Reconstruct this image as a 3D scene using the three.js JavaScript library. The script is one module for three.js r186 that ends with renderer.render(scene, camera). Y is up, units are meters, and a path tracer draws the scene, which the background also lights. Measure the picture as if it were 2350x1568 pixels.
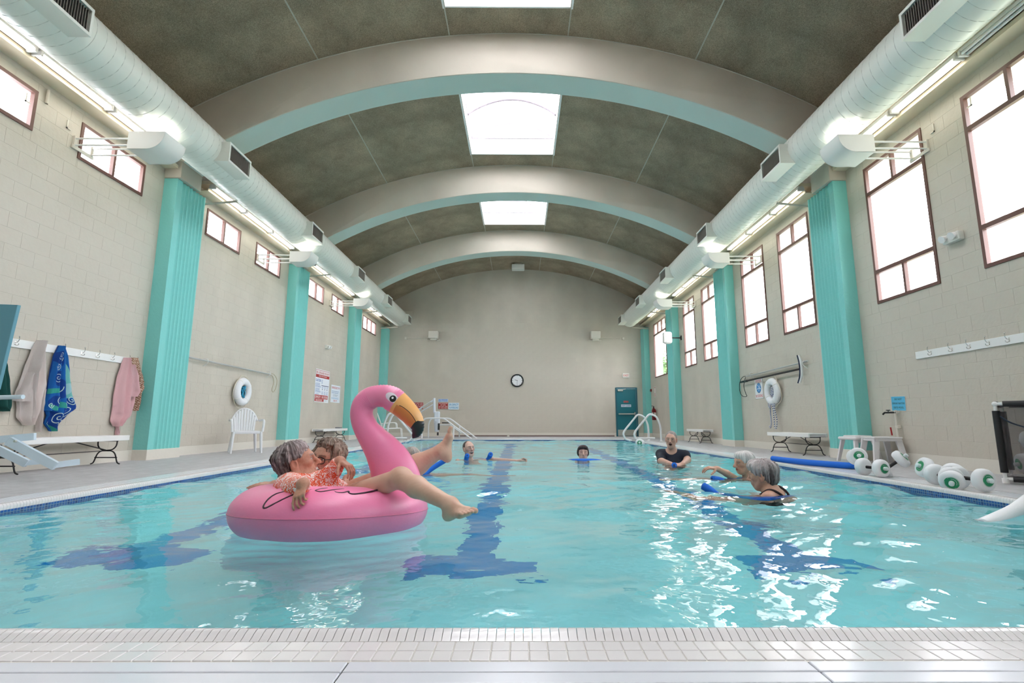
import * as THREE from 'three';
import { mergeGeometries, toCreasedNormals } from 'three/addons/utils/BufferGeometryUtils.js';
import { RoundedBoxGeometry } from 'three/addons/geometries/RoundedBoxGeometry.js';
import { RectAreaLightUniformsLib } from 'three/addons/lights/RectAreaLightUniformsLib.js';

// ---------------------------------------------------------------- camera, sky, exposure
const W = 2350, H = 1568, FOCAL = 1174.93, EYE = 0.604;
const scene = new THREE.Scene();
const camera = new THREE.PerspectiveCamera(2 * Math.atan(H / 2 / FOCAL) * 180 / Math.PI, W / H, 0.05, 300);
camera.position.set(0, EYE, 0);
const PITCH = 0.1591, YAW = 0.0057, ROLL = 0.001;
camera.rotation.set(PITCH, -YAW, ROLL, 'YXZ');
camera.setViewOffset(W, H, -26.8, 1.9, W, H);
camera.updateMatrixWorld(true);
const SKY = 12.2;
scene.background = new THREE.Color(0.975, 0.975, 1.02);
scene.backgroundIntensity = SKY;
const TUBE_LIGHT = 8.5, UPLIGHT = 3;
const renderer = new THREE.WebGLRenderer({ antialias: true });
renderer.toneMapping = THREE.LinearToneMapping;
renderer.toneMappingExposure = 1.0;
renderer.shadowMap.enabled = true;
RectAreaLightUniformsLib.init();

// ---------------------------------------------------------------- helpers
let seed = 1234567;
const rnd = () => { seed = (seed * 1664525 + 1013904223) >>> 0; return seed / 4294967296; };
const rr = (a, b) => a + (b - a) * rnd();
const V = (x, y, d) => new THREE.Vector3(x, y, -d);          // d = metres ahead of the camera's foot
const lerp = (a, b, t) => a + (b - a) * t, clamp = (x, a, b) => Math.min(b, Math.max(a, x));
const smooth = (a, b, x) => { const t = clamp((x - a) / (b - a), 0, 1); return t * t * (3 - 2 * t); };
const _bx = new THREE.Vector3(), _by = new THREE.Vector3(), _bz = new THREE.Vector3();
camera.matrixWorld.extractBasis(_bx, _by, _bz);
const atW = (px, d, y) => { const v = at(px, 971, d); v.y = y; return v; };
const at = (px, py, d) => {                                     // the point at depth d that a pixel looks at
  const v = _bx.clone().multiplyScalar(px - 1201.8).addScaledVector(_by, 782.1 - py).addScaledVector(_bz, -FOCAL);
  return v.multiplyScalar(d / -v.z).add(new THREE.Vector3(0, EYE, 0));
};
const used = new Map();
const numbered = (n) => { const k = used.get(n) || 0; used.set(n, k + 1); return k ? n + '_' + String(k).padStart(3, '0') : n; };
const shadow = (o) => { o.castShadow = o.receiveShadow = true; return o; };
function thing(name, label, category, pos = [0, 0, 0], turn = 0, group) {
  const o = new THREE.Group(); o.name = numbered(name); scene.add(o);
  if (pos.isVector3) o.position.copy(pos); else o.position.set(...pos);
  o.rotation.y = turn; o.userData = { label, category };
  if (group) o.userData.group = group;
  return o;
}
function part(parent, name, geo, mat, label) {
  const m = shadow(new THREE.Mesh(Array.isArray(geo) ? mg(geo) : geo, mat)); m.name = numbered(name); parent.add(m);
  if (label) m.userData.label = label;
  return m;
}
function single(name, geo, mat, label, category, group) {
  const m = part(scene, name, geo, mat, label); m.userData.category = category; if (group) m.userData.group = group; return m;
}
function struct(name, geo, mat) { const m = part(scene, name, geo, mat); m.userData.kind = 'structure'; return m; }
function structGroup(name) { const o = new THREE.Group(); o.name = numbered(name); scene.add(o); o.userData = { kind: 'structure' }; return o; }
function copyOf(root, pos, turn, label, group) {
  const r = root.clone(); r.name = numbered(root.name.replace(/_\d{3}$/, '')); r.userData = { ...root.userData };
  r.traverse((c) => { if (c !== r) c.name = numbered(c.name.replace(/_\d{3}$/, '')); });
  scene.add(r);
  if (pos) { if (pos.isVector3) r.position.copy(pos); else r.position.set(...pos); }
  if (turn !== undefined && turn !== null) r.rotation.y = turn;
  if (label) r.userData.label = label;
  if (group) r.userData.group = group;
  return r;
}
function norm(g) {                                              // position, normal and uv only, without index
  let r = g.index ? g.toNonIndexed() : g.clone();
  for (const k of Object.keys(r.attributes)) if (!['position', 'normal', 'uv', 'color'].includes(k)) r.deleteAttribute(k);
  if (!r.attributes.normal) r.computeVertexNormals();
  if (!r.attributes.uv) r.setAttribute('uv', new THREE.BufferAttribute(new Float32Array(r.attributes.position.count * 2), 2));
  r.morphAttributes = {}; r.clearGroups();
  return r;
}
function mg(list) {
  const l = list.map(norm), anyColor = l.some((g) => g.attributes.color);
  for (const g of l) if (anyColor && !g.attributes.color) g.setAttribute('color', new THREE.BufferAttribute(new Float32Array(g.attributes.position.count * 3).fill(1), 3));
  return l.length === 1 ? l[0] : mergeGeometries(l);
}
function planarUV(g, s = 1) {                                   // uv in metres from the plane each face lies in
  const r = g.index ? g.toNonIndexed() : g; const p = r.attributes.position, n = p.count, uv = new Float32Array(n * 2);
  const a = new THREE.Vector3(), b = new THREE.Vector3(), c = new THREE.Vector3(), e = new THREE.Vector3();
  for (let i = 0; i < n; i += 3) {
    a.fromBufferAttribute(p, i); b.fromBufferAttribute(p, i + 1); c.fromBufferAttribute(p, i + 2);
    e.copy(b).sub(a).cross(c.clone().sub(a)); const x = Math.abs(e.x), y = Math.abs(e.y), z = Math.abs(e.z);
    [a, b, c].forEach((v, k) => { const q = x >= y && x >= z ? [v.z, v.y] : y >= z ? [v.x, v.z] : [v.x, v.y]; uv[(i + k) * 2] = q[0] * s; uv[(i + k) * 2 + 1] = q[1] * s; });
  }
  r.setAttribute('uv', new THREE.BufferAttribute(uv, 2)); return r;
}
const box = (x0, x1, y0, y1, d0, d1) => { const g = new THREE.BoxGeometry(Math.abs(x1 - x0), Math.abs(y1 - y0), Math.abs(d1 - d0)); g.translate((x0 + x1) / 2, (y0 + y1) / 2, -(d0 + d1) / 2); return g; };
const rbox = (w, h, d, r = 0.005, x = 0, y = 0, z = 0, seg = 2) => { const g = new RoundedBoxGeometry(w, h, d, seg, Math.min(r, w / 2.01, h / 2.01, d / 2.01)); g.translate(x, y, z); return g; };
const cyl = (r0, r1, h, seg = 16, open = false) => new THREE.CylinderGeometry(r0, r1, h, seg, 1, open);
function rod(a, b, r, seg = 8) {                                 // a straight bar between two points
  const d = b.clone().sub(a), g = cyl(r, r, d.length(), seg);
  g.applyQuaternion(new THREE.Quaternion().setFromUnitVectors(new THREE.Vector3(0, 1, 0), d.clone().normalize()));
  const m = a.clone().add(b).multiplyScalar(0.5); g.translate(m.x, m.y, m.z); return g;
}
function tube(pts, r, seg = 32, rad = 8, closed = false, tension = 0.5) {
  const c = new THREE.CatmullRomCurve3(pts.map((p) => (p.isVector3 ? p : new THREE.Vector3(...p))), closed, 'catmullrom', tension);
  return new THREE.TubeGeometry(c, seg, r, rad, closed);
}
const extrude = (pts, depth, bevel = 0, seg = 8) => {
  const s = pts instanceof THREE.Shape ? pts : new THREE.Shape(pts.map((p) => new THREE.Vector2(...p)));
  return new THREE.ExtrudeGeometry(s, { depth, bevelEnabled: bevel > 0, bevelSize: bevel, bevelThickness: bevel, bevelSegments: 2, curveSegments: seg });
};
const lathe = (pts, seg = 32) => new THREE.LatheGeometry(pts.map((p) => new THREE.Vector2(...p)), seg);
const moved = (g, x, y, z, rx = 0, ry = 0, rz = 0) => { const r = g.clone(); if (rx) r.rotateX(rx); if (rz) r.rotateZ(rz); if (ry) r.rotateY(ry); r.translate(x, y, z); return r; };

// smooth value noise, tiling when a period is given
const hash3 = (x, y, z) => { let h = (x * 374761393 + y * 668265263 + z * 2147483647) | 0; h = Math.imul(h ^ (h >>> 13), 1274126177); h ^= h >>> 16; h = Math.imul(h, 2246822519); return ((h ^ (h >>> 15)) >>> 0) / 4294967296; };
function noise3(x, y, z, per = 0) {
  const ix = Math.floor(x), iy = Math.floor(y), iz = Math.floor(z), fx = x - ix, fy = y - iy, fz = z - iz;
  const u = fx * fx * (3 - 2 * fx), v = fy * fy * (3 - 2 * fy), w = fz * fz * (3 - 2 * fz), m = per ? (i) => ((i % per) + per) % per : (i) => i;
  const h = (a, b, c) => hash3(m(ix + a), m(iy + b), iz + c);
  return lerp(lerp(lerp(h(0, 0, 0), h(1, 0, 0), u), lerp(h(0, 1, 0), h(1, 1, 0), u), v), lerp(lerp(h(0, 0, 1), h(1, 0, 1), u), lerp(h(0, 1, 1), h(1, 1, 1), u), v), w) * 2 - 1;
}
function dataTex(size, f, srgb = true) {
  const d = new Uint8Array(size * size * 4);
  for (let y = 0; y < size; y++) for (let x = 0; x < size; x++) { const c = f(x / size, y / size, x, y), i = (y * size + x) * 4; for (let k = 0; k < 3; k++) d[i + k] = clamp(Math.round((Array.isArray(c) ? c[k] : c) * 255), 0, 255); d[i + 3] = 255; }
  const t = new THREE.DataTexture(d, size, size); t.wrapS = t.wrapT = THREE.RepeatWrapping; t.magFilter = THREE.LinearFilter; t.minFilter = THREE.LinearMipmapLinearFilter; t.generateMipmaps = true;
  if (srgb) t.colorSpace = THREE.SRGBColorSpace; t.needsUpdate = true; return t;
}
function canvasTex(w, h, draw) {
  const c = document.createElement('canvas'); c.width = w; c.height = h; const g = c.getContext('2d'); draw(g, w, h);
  const t = new THREE.CanvasTexture(c); t.colorSpace = THREE.SRGBColorSpace; t.magFilter = THREE.LinearFilter; t.wrapS = t.wrapT = THREE.RepeatWrapping; return t;
}
const rep = (t, x, y = x) => { const r = t.clone(); r.repeat.set(x, y); r.needsUpdate = true; return r; };
const fbm = (u, v, f, o, z = 0) => { let s = 0, a = 0.5; for (let i = 0; i < o; i++) { s += a * noise3(u * f, v * f, z + i * 7, f); f *= 2; a *= 0.5; } return s; };

// ---------------------------------------------------------------- materials
const std = (color, roughness = 0.6, extra = {}) => new THREE.MeshStandardMaterial({ color, roughness, ...extra });
const lin = (r, g, b) => new THREE.Color(r, g, b);
const texGrain = dataTex(256, (u, v, x, y) => 0.5 + 0.5 * (hash3(x, y, 3) - 0.5) + 0.25 * fbm(u, v, 16, 3), false);
const texPaint = dataTex(512, (u, v, x, y) => 0.5 + 0.35 * fbm(u, v, 24, 4) + 0.08 * (hash3(x, y, 9) - 0.5), false);
const texTone = dataTex(512, (u, v) => { const t = 0.975 + 0.035 * fbm(u, v, 4, 5, 40); return [t, t * 0.997, t * 0.985]; });
const texCeil = dataTex(1024, (u, v, x, y) => {
  const big = fbm(u, v, 4, 4, 11), sp = hash3(x, y, 5), s2 = noise3(u * 256, v * 256, 2, 256);
  const t = 0.83 + 0.16 * big + 0.24 * (sp - 0.5) * 0.7 + 0.13 * s2; return [t, t * 0.985, t * 0.95];
});
const texCeilBump = dataTex(512, (u, v, x, y) => 0.5 + 0.3 * noise3(u * 128, v * 128, 4, 128) + 0.35 * (hash3(x, y, 15) - 0.5), false);
const texDeck = dataTex(512, (u, v, x, y) => { const t = 0.92 + 0.08 * fbm(u, v, 8, 5, 21) + 0.10 * (hash3(x, y, 31) - 0.5); return [t, t, t]; });
const M = {
  wall: std(lin(0.62, 0.572, 0.50), 0.62, { map: rep(texTone, 0.5), bumpMap: rep(texPaint, 1.4), bumpScale: 0.003 }),
  wallBase: std(lin(0.72, 0.68, 0.60), 0.5, { bumpMap: rep(texPaint, 1.4), bumpScale: 0.002 }),
  beam: std(lin(0.66, 0.60, 0.52), 0.7, { map: rep(texTone, 0.4), bumpMap: rep(texPaint, 1.0), bumpScale: 0.002 }),
  beamSoffit: std(lin(0.60, 0.68, 0.63), 0.7, { bumpMap: rep(texPaint, 1.0), bumpScale: 0.002 }),
  ceiling: std(lin(0.62, 0.515, 0.40), 0.97, { map: rep(texCeil, 0.55), bumpMap: rep(texCeilBump, 1.6), bumpScale: 0.012 }),
  joint: std(lin(0.55, 0.53, 0.46), 0.8),
  soffit: std(lin(0.72, 0.62, 0.46), 0.7, { bumpMap: rep(texPaint, 1.0), bumpScale: 0.002 }),
  turquoise: std(lin(0.22, 0.64, 0.60), 0.42, { bumpMap: rep(texPaint, 1.4), bumpScale: 0.003 }),
  duct: std(lin(0.78, 0.79, 0.72), 0.34, { bumpMap: rep(texPaint, 0.8), bumpScale: 0.001 }),
  ductSeam: std(lin(0.66, 0.67, 0.61), 0.4),
  dark: std(lin(0.02, 0.018, 0.016), 0.6),
  grilleSlat: std(lin(0.30, 0.27, 0.23), 0.5),
  white: std(lin(0.80, 0.80, 0.79), 0.35),
  whiteBox: std(lin(0.80, 0.79, 0.74), 0.5),
  whiteTrim: std(lin(0.86, 0.86, 0.84), 0.5),
  well: std(lin(0.88, 0.88, 0.87), 0.6),
  frame: std(lin(0.150, 0.070, 0.055), 0.45),
  ribs: std(lin(0.35, 0.30, 0.33), 0.5),
  glass: new THREE.MeshPhysicalMaterial({ color: lin(0.97, 0.98, 1), roughness: 0, transmission: 1, thickness: 0, ior: 1.45 }),
  dome: new THREE.MeshPhysicalMaterial({ color: lin(0.97, 0.98, 1), roughness: 0.0, transmission: 1, thickness: 0, ior: 1.2 }),
  deck: std(lin(0.58, 0.57, 0.585), 0.55, { map: rep(texDeck, 1.5), bumpMap: rep(texGrain, 3), bumpScale: 0.002 }),
  tile: std(lin(0.72, 0.70, 0.69), 0.16),
  grout: std(lin(0.66, 0.63, 0.57), 0.8),
  slat: std(lin(0.68, 0.70, 0.74), 0.22),
  gutter: std(lin(0.16, 0.10, 0.09), 0.7),
  teal: std(lin(0.012, 0.16, 0.205), 0.4),
  steel: new THREE.MeshStandardMaterial({ color: lin(0.62, 0.61, 0.58), roughness: 0.3, metalness: 1 }),
  chrome: new THREE.MeshStandardMaterial({ color: lin(0.75, 0.72, 0.70), roughness: 0.15, metalness: 1 }),
  black: std(lin(0.012, 0.012, 0.013), 0.5),
  tube: new THREE.MeshStandardMaterial({ color: 0xffffff, emissive: lin(1, 0.97, 0.9), emissiveIntensity: 1.5 }),
  tubeOff: std(lin(0.75, 0.75, 0.74), 0.3),
};
// ---------------------------------------------------------------- the hall: dimensions
const XL = -6.285, XR = 5.766, ZF = 23.3, ZB = -5.2, Z0 = 8.4967, T = 4.9243, PW = 0.80, CX = -0.22, VR = 11.36, VY = -3.61;
const TOP = 4.855, PLINTH = 0.165;
const vaultY = (x, r = VR) => VY + Math.sqrt(r * r - (x - CX) ** 2);
const pillars = [-1, 0, 1, 2, 3].map((n) => Z0 + n * T).filter((z) => z > 0);
const LW = [[4.85, 6.1], [6.78, 8.03], [9.75, 11.0], [11.68, 12.93], [14.72, 15.92], [16.62, 17.8], [20.01, 21.86]];
const rects = (y0, y1) => LW.map(([a, b]) => ({ a, b, y0, y1 })).concat([{ a: -4.6, b: -3.4, y0, y1 }, { a: -2.8, b: -1.6, y0, y1 }, { a: 0.0, b: 1.2, y0, y1 }, { a: 1.9, b: 3.1, y0, y1 }]);
const holesL = rects(4.30, 4.85), holesR = rects(2.50, 4.82);

// walls: a core with the openings left out, and a facing of painted blocks laid in running bond
function wallCore(x0, x1, holes, y1) {
  const cuts = [...new Set([ZB, ZF + 0.3, ...holes.flatMap((h) => [h.a, h.b])])].sort((a, b) => a - b), out = [];
  for (let i = 0; i + 1 < cuts.length; i++) {
    const m = (cuts[i] + cuts[i + 1]) / 2, h = holes.find((q) => m > q.a && m < q.b);
    if (!h) out.push(box(x0, x1, -0.3, y1, cuts[i], cuts[i + 1])); else out.push(box(x0, x1, -0.3, h.y0, cuts[i], cuts[i + 1]), box(x0, x1, h.y1, y1, cuts[i], cuts[i + 1]));
  }
  return planarUV(mg(out));
}
function blockGeo(w, h, dep) {                                  // front face and four chamfers, facing +z
  const c = 0.003, a = w / 2, b = h / 2, ai = a - 0.0018, bi = b - c, p = [], q = (...v) => { for (const k of [0, 1, 2, 0, 2, 3]) p.push(...v[k]); };
  q([-ai, -bi, dep], [ai, -bi, dep], [ai, bi, dep], [-ai, bi, dep]);
  q([-a, -b, 0], [a, -b, 0], [ai, -bi, dep], [-ai, -bi, dep]); q([a, -b, 0], [a, b, 0], [ai, bi, dep], [ai, -bi, dep]);
  q([a, b, 0], [-a, b, 0], [-ai, bi, dep], [ai, bi, dep]); q([-a, b, 0], [-a, -b, 0], [-ai, -bi, dep], [-ai, bi, dep]);
  const g = new THREE.BufferGeometry(); g.setAttribute('position', new THREE.Float32BufferAttribute(p, 3)); g.computeVertexNormals(); return planarUV(g);
}
const blockCache = new Map();
function layBlocks(parent, u0, u1, y0, y1, holes, place, keepMost, score, skip) {
  const list = [];
  for (let r = 0, y = y0; y < y1 - 0.02; r++, y += 0.2) {
    for (let u = u0 - (r % 2 ? 0.2 : 0); u < u1; u += 0.4) {
      let spans = [[Math.max(u, u0), Math.min(u + 0.4, u1), y, Math.min(y + 0.2, y1)]];
      for (const h of holes) spans = spans.flatMap(([a, b, c, d]) => {
        if (b <= h.a || a >= h.b || d <= h.y0 || c >= h.y1) return [[a, b, c, d]];
        const o = []; if (a < h.a) o.push([a, h.a, c, d]); if (b > h.b) o.push([h.b, b, c, d]);
        const m = Math.max(a, h.a), n = Math.min(b, h.b); if (c < h.y0) o.push([m, n, c, h.y0]); if (d > h.y1) o.push([m, n, h.y1, d]); return o;
      });
      for (const [a, b, c, d] of spans) if (b - a > 0.015 && d - c > 0.012 && !(skip && skip(a, b, c, d))) list.push({ a, b, c, d, s: score((a + b) / 2, (c + d) / 2) });
    }
  }
  list.sort((p, q) => q.s - p.s);
  const rest = [];
  list.forEach((k, i) => {
    const w = k.b - k.a - 0.0008, h = k.d - k.c - 0.002, key = w.toFixed(3) + '_' + h.toFixed(3);
    if (!blockCache.has(key)) blockCache.set(key, blockGeo(w, h, 0.0024));
    const g = blockCache.get(key), m = place((k.a + k.b) / 2, (k.c + k.d) / 2);
    if (i < keepMost) { const o = part(parent, 'block', g, M.wall); o.applyMatrix4(m); } else rest.push(g.clone().applyMatrix4(m));
  });
  if (rest.length) part(parent, 'blockwork', planarUV(mg(rest)), M.wall).userData.kind = 'stuff';
}
const seenScore = (side) => (d, y) => { const x = side; const p = new THREE.Vector3(x, y, -d).project(camera); return d > 0.5 && Math.abs(p.x) < 1.02 && Math.abs(p.y) < 1.02 ? 1 / d : -d; };
const inPillar = (a, b) => pillars.some((z) => a > z - 0.01 && b < z + PW + 0.01);
const wallL = structGroup('wall_left'), wallR = structGroup('wall_right'), wallF = structGroup('wall_far'), wallB = structGroup('wall_back');
part(wallL, 'wall_core', wallCore(XL - 0.3, XL - 0.005, holesL, 6.2), M.wall);
part(wallR, 'wall_core', wallCore(XR + 0.005, XR + 0.3, holesR, 6.2), M.wall);
layBlocks(wallL, 0.8, ZF, PLINTH, 5.97, holesL, (d, y) => new THREE.Matrix4().makeRotationY(Math.PI / 2).setPosition(XL - 0.005, y, -d), 300, seenScore(XL), inPillar);
layBlocks(wallR, 0.8, ZF, PLINTH, 5.97, holesR, (d, y) => new THREE.Matrix4().makeRotationY(-Math.PI / 2).setPosition(XR + 0.005, y, -d), 300, seenScore(XR), inPillar);
const DOOR = { a: 4.30, b: 5.28, y0: -1, y1: 2.19 };
const archShape = new THREE.Shape();
archShape.moveTo(XL - 0.3, -0.3); archShape.lineTo(DOOR.a, -0.3); archShape.lineTo(DOOR.a, DOOR.y1); archShape.lineTo(DOOR.b, DOOR.y1); archShape.lineTo(DOOR.b, -0.3); archShape.lineTo(XR + 0.3, -0.3);
for (let i = 0; i <= 40; i++) { const x = lerp(XR + 0.3, XL - 0.3, i / 40); archShape.lineTo(x, vaultY(x) + 0.25); }
part(wallF, 'wall_core', planarUV(moved(extrude(archShape, 0.29), 0, 0, -ZF - 0.295)), M.wall);
layBlocks(wallF, XL, XR, PLINTH, 7.85, [DOOR], (x, y) => new THREE.Matrix4().setPosition(x, y, -ZF - 0.005), 300, (x, y) => -Math.hypot(x, y - 2.2), (a, b, c) => c > vaultY((a + b) / 2) - 0.02);
const backShape = new THREE.Shape(); backShape.moveTo(XL - 0.3, -0.3); backShape.lineTo(XR + 0.3, -0.3);
for (let i = 0; i <= 40; i++) { const x = lerp(XR + 0.3, XL - 0.3, i / 40); backShape.lineTo(x, vaultY(x) + 0.25); }
part(wallB, 'wall_core', planarUV(moved(extrude(backShape, 0.3), 0, 0, -ZB)), M.wall);
const baseRuns = (x0, x1) => { const o = []; let s = ZB; for (const z of [...pillars, ZF]) { o.push(box(x0, x1, -0.02, PLINTH, s, Math.min(z, ZF))); s = z + PW; } return planarUV(mg(o)); };
struct('baseboard_left', baseRuns(XL - 0.02, XL + 0.006), M.wallBase);
struct('baseboard_right', baseRuns(XR - 0.006, XR + 0.02), M.wallBase);
struct('baseboard_far', planarUV(mg([box(XL, DOOR.a, -0.02, PLINTH, ZF - 0.006, ZF + 0.02), box(DOOR.b, XR, -0.02, PLINTH, ZF - 0.006, ZF + 0.02)])), M.wallBase);

// windows
let windowNo = 0;
function windowUnit(x, inward, h, cols, rows) {                 // rows: list of [y0, y1, columns]
  const g = structGroup('window_' + (++windowNo)), f = 0.045, xa = x - inward * 0.045, xb = x + inward * 0.012, B = (a, b, y0, y1) => box(Math.min(xa, xb), Math.max(xa, xb), y0, y1, a, b);
  part(g, 'frame', [B(h.a, h.a + f, h.y0, h.y1), B(h.b - f, h.b, h.y0, h.y1), B(h.a + f, h.b - f, h.y0, h.y0 + f), B(h.a + f, h.b - f, h.y1 - f, h.y1)], M.frame);
  rows.forEach(([y0, y1, n], i) => {
    if (i) part(g, 'transom', B(h.a + f, h.b - f, y0 - 0.03, y0 + 0.03), M.frame);
    const w = (h.b - h.a - 2 * f) / n, lo = y0 + (i ? 0.03 : f), hi = y1 - (i + 1 < rows.length ? 0.03 : f);
    for (let k = 0; k < n; k++) {
      if (k) part(g, 'mullion', B(h.a + f + k * w - 0.022, h.a + f + k * w + 0.022, lo, hi), M.frame);
      const a = h.a + f + k * w + (k ? 0.022 : 0), b = h.a + f + (k + 1) * w - (k + 1 < n ? 0.022 : 0);
      const pane = new THREE.PlaneGeometry(b - a, hi - lo); pane.rotateY(inward * Math.PI / 2); pane.translate(x - inward * 0.03, (lo + hi) / 2, -(a + b) / 2);
      part(g, 'pane', pane, M.glass);
    }
  });
  // pale outer jambs and sill of the deep opening
  const o0 = x - inward * 0.05, o1 = x - inward * 0.34, J = (a, b, y0, y1) => box(Math.min(o0, o1), Math.max(o0, o1), y0, y1, a, b);
  part(g, 'reveal', [J(h.a - 0.001, h.a + 0.02, h.y0, h.y1), J(h.b - 0.02, h.b + 0.001, h.y0, h.y1), J(h.a, h.b, h.y0 - 0.001, h.y0 + 0.02), J(h.a, h.b, h.y1 - 0.02, h.y1 + 0.001)], M.whiteTrim);
}
for (const h of holesL) windowUnit(XL, 1, h, 2, [[h.y0, h.y1, h.b - h.a > 1.5 ? 3 : 2]]);
for (const h of holesR) { const n = h.b - h.a > 1.5 ? 3 : 2; windowUnit(XR, -1, h, n, n === 3 ? [[h.y0, 4.33, 1], [4.33, h.y1, 3]] : [[h.y0, 3.02, 2], [3.02, 4.35, 1], [4.35, h.y1, 2]]); }

// vaulted ceiling: sprayed panels between pale joint strips, carried by a roof shell
function arcSlab(xa, xb, r0, r1, d0, d1, n = 12) {
  const pts = []; const A = (x, r) => Math.asin((x - CX) / r);
  const a0 = A(xa, VR), a1 = A(xb, VR);
  for (let i = 0; i <= n; i++) { const t = lerp(a0, a1, i / n); pts.push([CX + r0 * Math.sin(t), VY + r0 * Math.cos(t)]); }
  for (let i = n; i >= 0; i--) { const t = lerp(a0, a1, i / n); pts.push([CX + r1 * Math.sin(t), VY + r1 * Math.cos(t)]); }
  const g = extrude(pts, d1 - d0); g.translate(0, 0, -d1);
  // uv in metres: round the arc and along the hall
  const p = g.attributes.position, uv = new Float32Array(p.count * 2);
  for (let i = 0; i < p.count; i++) { uv[i * 2] = Math.atan2(p.getX(i) - CX, p.getY(i) - VY) * VR; uv[i * 2 + 1] = p.getZ(i); }
  g.setAttribute('uv', new THREE.BufferAttribute(uv, 2)); return toCreasedNormals(norm(g), 0.6);
}
const ceiling = structGroup('ceiling');
const seamX = [XL - 0.2, -3.735, -1.335, 0.865, 3.21, XR + 0.2], BEAM = 0.55;
const bayEdges = [ZB - 0.3, ...[-1, 0, 1, 2].map((n) => Z0 + n * T), ZF + 0.3];
const skyRuns = [];
for (let b = 0; b + 1 < bayEdges.length; b++) {
  const a = bayEdges[b] + (b ? BEAM / 2 : 0), e = bayEdges[b + 1] + (b + 2 < bayEdges.length ? BEAM / 2 : 0);
  const s0 = b ? bayEdges[b] + BEAM + 0.55 : -0.6, s1 = b === 0 ? 2.6 : b + 2 < bayEdges.length ? bayEdges[b + 1] - 0.67 : bayEdges[b] + BEAM + 0.55 + 1.7;
  if (b) skyRuns.push([s0, s1]); else skyRuns.push([-0.6, 2.6]);
  for (let k = 0; k < 5; k++) {
    const x0 = seamX[k] + (k ? 0.012 : 0), x1 = seamX[k + 1] - (k < 4 ? 0.012 : 0);
    if (k === 2) { part(ceiling, 'panel', arcSlab(x0, x1, VR, VR + 0.05, a, s0 - 0.03), M.ceiling); part(ceiling, 'panel', arcSlab(x0, x1, VR, VR + 0.05, s1 + 0.03, e), M.ceiling); }
    else part(ceiling, 'panel', arcSlab(x0, x1, VR, VR + 0.05, a, e), M.ceiling);
    if (k) part(ceiling, 'joint_strip', arcSlab(seamX[k] - 0.018, seamX[k] + 0.018, VR + 0.004, VR + 0.05, a, e, 1), M.joint);
    if (k === 2) { part(ceiling, 'roof_shell', arcSlab(seamX[2] - 0.02, seamX[3] + 0.02, VR + 0.05, VR + 0.2, a, s0 - 0.035), M.joint); part(ceiling, 'roof_shell', arcSlab(seamX[2] - 0.02, seamX[3] + 0.02, VR + 0.05, VR + 0.2, s1 + 0.035, e), M.joint); }
    else part(ceiling, 'roof_shell', arcSlab(seamX[k] - (k === 3 ? -0.035 : 0.02), seamX[k + 1] + (k === 1 ? -0.035 : 0.02), VR + 0.05, VR + 0.2, a, e), M.joint);
  }
}
// arched beams
function makeBeam(d0, label) {
  const t = thing('arched_beam', label, 'beam', [0, 0, -d0], 0, undefined), R2 = 10.3, cy = 6.95 - R2, s = new THREE.Shape(), xs = [];
  const xa = XL + 0.0, xb = XR - 0.0;
  for (let i = 0; i <= 48; i++) { const x = lerp(xa, xb, i / 48); xs.push([x, vaultY(x) + 0.03]); }
  for (let i = 48; i >= 0; i--) { const x = lerp(xa + 0.28, xb - 0.28, i / 48); xs.push([x, cy + Math.sqrt(R2 * R2 - (x - CX) ** 2)]); }
  xs.push([xa + 0.28, TOP + 0.02], [xa, TOP + 0.02]);
  const i0 = xs.length; void i0;
  // insert the right haunch between the outer and inner arcs
  const outer = xs.slice(0, 49), inner = xs.slice(49, 98);
  const pts = [...outer, [xb, TOP + 0.02], [xb - 0.28, TOP + 0.02], ...inner, [xa + 0.28, TOP + 0.02], [xa, TOP + 0.02]];
  const g = planarUV(toCreasedNormals(norm(moved(extrude(pts, BEAM, 0.012), 0, 0, -BEAM)), 0.5));
  part(t, 'arch', g, M.beam);
  const lin = []; for (let i = 0; i <= 40; i++) { const x = lerp(xa + 0.3, xb - 0.3, i / 40); lin.push([x, cy + Math.sqrt((R2 - 0.004) ** 2 - (x - CX) ** 2) - 0.012]); }
  for (let i = 40; i >= 0; i--) { const x = lerp(xa + 0.3, xb - 0.3, i / 40); lin.push([x, cy + Math.sqrt((R2 + 0.03) ** 2 - (x - CX) ** 2)]); }
  part(t, 'soffit', planarUV(toCreasedNormals(norm(moved(extrude(lin, BEAM - 0.01), 0, 0, -BEAM + 0.005)), 0.5)), M.beamSoffit, 'pale grey-green painted underside');
  const trim = []; for (let i = 0; i <= 48; i++) { const x = lerp(xa, xb, i / 48); trim.push(new THREE.Vector3(x, vaultY(x) - 0.004, 0.008)); }
  part(t, 'edge_bead', tube(trim, 0.012, 96, 6), M.joint);
  t.userData.kind = 'structure'; return t;
}
makeBeam(Z0 - T, 'cream arched beam above the camera, out of the top of the picture');
makeBeam(Z0, 'nearest cream arched beam, widest in view, its pale green underside crossing the hall');
makeBeam(Z0 + T, 'second cream arched beam, between the two skylights that show ribs');
makeBeam(Z0 + 2 * T, 'farthest cream arched beam, the smallest arch before the end wall');
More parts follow.
